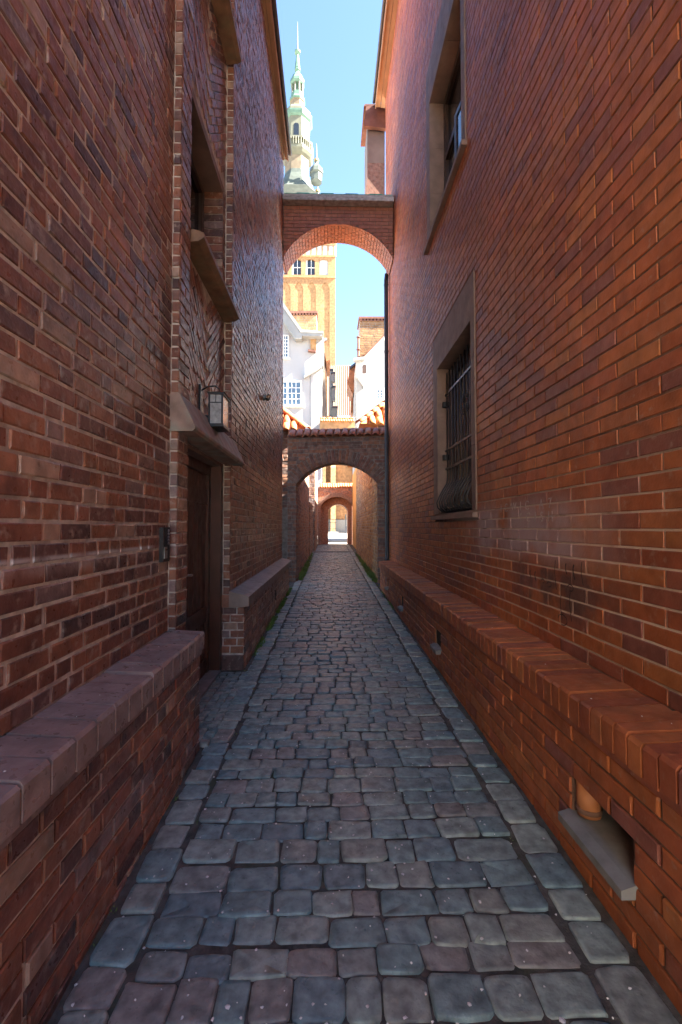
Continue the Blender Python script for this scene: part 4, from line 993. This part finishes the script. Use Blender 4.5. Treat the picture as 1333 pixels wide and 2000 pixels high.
for k in range(8):
    a = k*math.pi/4+OC; mb = MB(); mb.tube([(TX+1.05*math.cos(a), TY+1.05*math.sin(a), sz(187)), (TX+1.05*math.cos(a), TY+1.05*math.sin(a), sz(168))], .2, 6); mb.build('lantern_column', M['copper2'], sp)
tier('lantern_core', [(.5, 187), (.5, 168)], M['copper'])
tier('onion', [(1.25, 169), (1.5, 166), (1.45, 161), (1.15, 155), (.9, 149), (.55, 145), (.4, 141)], M['copper'])
tier('collar', [(.4, 141), (.62, 139), (.62, 136), (.45, 134)], M['copper'])
tier('needle_cone', [(.55, 134), (.42, 122), (.22, 106)], M['copper'])
tier('ball', [(.2, 107), (.6, 104), (.62, 101), (.2, 98)], M['copper'], 12)
tier('needle', [(.16, 99), (.1, 70), (.04, 42)], M['copper2'], 6)
for (dx, dy) in ((-1, -1), (1, -1), (-1, 1), (1, 1)):
    c = (TX+dx*3.9, TY+dy*3.9); mb = MB(); f = lambda py: sz(py)
    mb.lathe(c, [(1.1, f(385)), (1.1, f(372)), (1.35, f(370)), (1.2, f(362)), (.6, f(354)), (.28, f(350)), (.35, f(346)), (.16, f(340)), (.04, f(312))], 8, rot=OC); mb.build('corner_turret', M['lead'], sp)
    mb = MB(); mb.tube([(c[0], c[1], f(346)), (c[0], c[1], f(342))], .45, 8); mb.build('turret_ball', M['gold'], sp)

# ================================================================== small things at the far end
rl = tag(empty('railing', P(648, 1040, 44)), 'dark iron railing seen through the far gate on the left', 'railing')
for z in (1.35, 1.95, 2.25):
    mb = MB(); mb.tube([(-.6, 44, z), (.62, 44, z)], .03, 6); mb.build('rail', M['metal'], rl)
for x in (-.55, 0, .55): mb = MB(); mb.tube([(x, 44, .65), (x, 44, 2.3)], .035, 6); mb.build('post', M['metal'], rl)
ps = tag(empty('street_post', (1.45, 42, .7)), 'dark street post with small sign seen through the far gate', 'post')
mb = MB(); mb.tube([(1.45, 42, .68), (1.45, 42, 2.7)], .05, 8); mb.build('pole', M['metal'], ps)
mb = MB(); mb.box(1.38, 1.60, 41.9, 41.94, 1.0, 1.6); mb.build('plate', M['gutter'], ps)
bn = tag(empty('stone_bench', (.1, 40, .7)), 'pale stone bench on the sunlit square beyond the far gate', 'bench')
mb = MB(); mb.box(-.5, .75, 39.8, 40.3, 1.02, 1.12); mb.build('seat', M['sill_grey'], bn)
for x in (-.4, .55): mb = MB(); mb.box(x, x+.1, 39.85, 40.25, .65, 1.018); mb.build('leg', M['sill_grey'], bn)

# moss and grass along the feet of the walls
rng = random.Random(12); mb = MB()
def tuft(x, y, h):
    if math.sin(y*5.1)+math.sin(y*11.7+x*9)+.6*math.sin(y*23+x*31) < -.35: return
    for k in range(rng.randint(3, 6)):
        a = rng.uniform(0, 6.28); l = h*rng.uniform(.5, 1.2); dx, dy = math.cos(a), math.sin(a); w_ = .0035
        b = Vector((x+rng.uniform(-.012, .012), y+rng.uniform(-.012, .012), zg(y)+.004)); t = b+Vector((dx*l*.6, dy*l*.6, l))
        m_ = b.lerp(t, .55)+Vector((0, 0, l*.12)); s_ = Vector((-dy*w_, dx*w_, 0))
        mb.add([b-s_, b+s_, m_+s_*.8, m_-s_*.8, t], [(0, 1, 2, 3), (3, 2, 4)], rng.uniform(.001, .999))
for i in range(1500):
    y = 10.7+abs(rng.gauss(0, 3.2))
    if y < 19: tuft(-.72+rng.uniform(-.06, .10)*rng.random(), y, rng.uniform(.04, .13))
for i in range(1400):
    y = 10.4+abs(rng.gauss(0, 3.2))
    if y < 19: tuft(1.08-rng.uniform(-.03, .14)*rng.random(), y, rng.uniform(.04, .13))
for i in range(900): tuft(-.81+rng.uniform(-.02, .03), min(9.4, max(4.7, rng.gauss(7.4, 1.1))), rng.uniform(.03, .07))
for i in range(120): tuft(1.03+rng.uniform(-.015, .015), rng.uniform(7.4, 10), rng.uniform(.015, .04))
for i in range(160): tuft(rng.choice((-.815, -.65, .848)), rng.uniform(1.5, 9), rng.uniform(.008, .02))
tag(mb.build('moss', M['moss']), 'green moss and grass tufts growing along the feet of the walls', 'moss', kind='stuff')
# fallen petals
mb = MB()
for i in range(520):
    y = 1.25+abs(rng.gauss(0, 2.6)); x = rng.uniform(-.8, 1.0) if rng.random() < .7 else rng.gauss(-.2, .25)
    z = zg(y)+.031; r0 = rng.uniform(.0022, .0065)*(1.6 if rng.random() < .1 else 1)
    if not -.8 < x < 1.02: continue
    v = [(x+r0*rng.uniform(.6, 1.2)*math.cos(k*1.047), y+r0*rng.uniform(.6, 1.2)*math.sin(k*1.047), z+rng.uniform(-.002, .002)) for k in range(6)]
    mb.add(v+[(x, y, z+.003)], [(6, k, (k+1) % 6) for k in range(6)])
for i in range(40):
    right = rng.random() < .5; y = rng.uniform(1.2, 6); x = rng.uniform(1.06, 1.28) if right else rng.uniform(-1.0, -.84)
    if not right and y > 2.9: continue
    z = .803 if right else .845; r0 = rng.uniform(.002, .005)
    v = [(x+r0*math.cos(k*1.047), y+r0*rng.uniform(.7, 1.6)*math.sin(k*1.047), z) for k in range(6)]; mb.add(v+[(x, y, z+.003)], [(6, k, (k+1) % 6) for k in range(6)])
tag(mb.build('petals', M['petal']), 'scattered tiny white petals lying on the cobbles', 'petals', kind='stuff')

# ================================================================== added unseen house behind the camera, bounces warm sun into the alley
SB = tag(empty('bounce_house', (-8, -11, 0)), 'added unseen cream house behind the viewer that bounces sunlight into the alley', 'house')
rz = math.atan2(.5, .86); Mx = Matrix.Translation((-7.5, -9.5, 0)) @ Matrix.Rotation(rz, 4, 'Z')
mb = MB(); mb.box(-6, 0, -9, 9, -.2, 12); o = link('wall', mb.mesh('wall', M['cream']), SB, None, Mx)
mb = MB(); mb.prism([(.4, 0, 12.003), (-3, 0, 15), (-6.4, 0, 12.003)], (0, -9.2, 0), (0, 18.4, 0)); link('roof', mb.mesh('roof', M['roofdark']), SB, None, Mx)
mb = MB(); mb.box(.003, .05, -.5, .5, 0, 1.6)
for k in range(12):
    link('window', mb.mesh('window', M['glass']) if k == 0 else bpy.data.meshes['window'], SB, None, Mx @ Matrix.Translation((0, -7+4.5*(k % 4), 1.6+3.4*(k//4))))
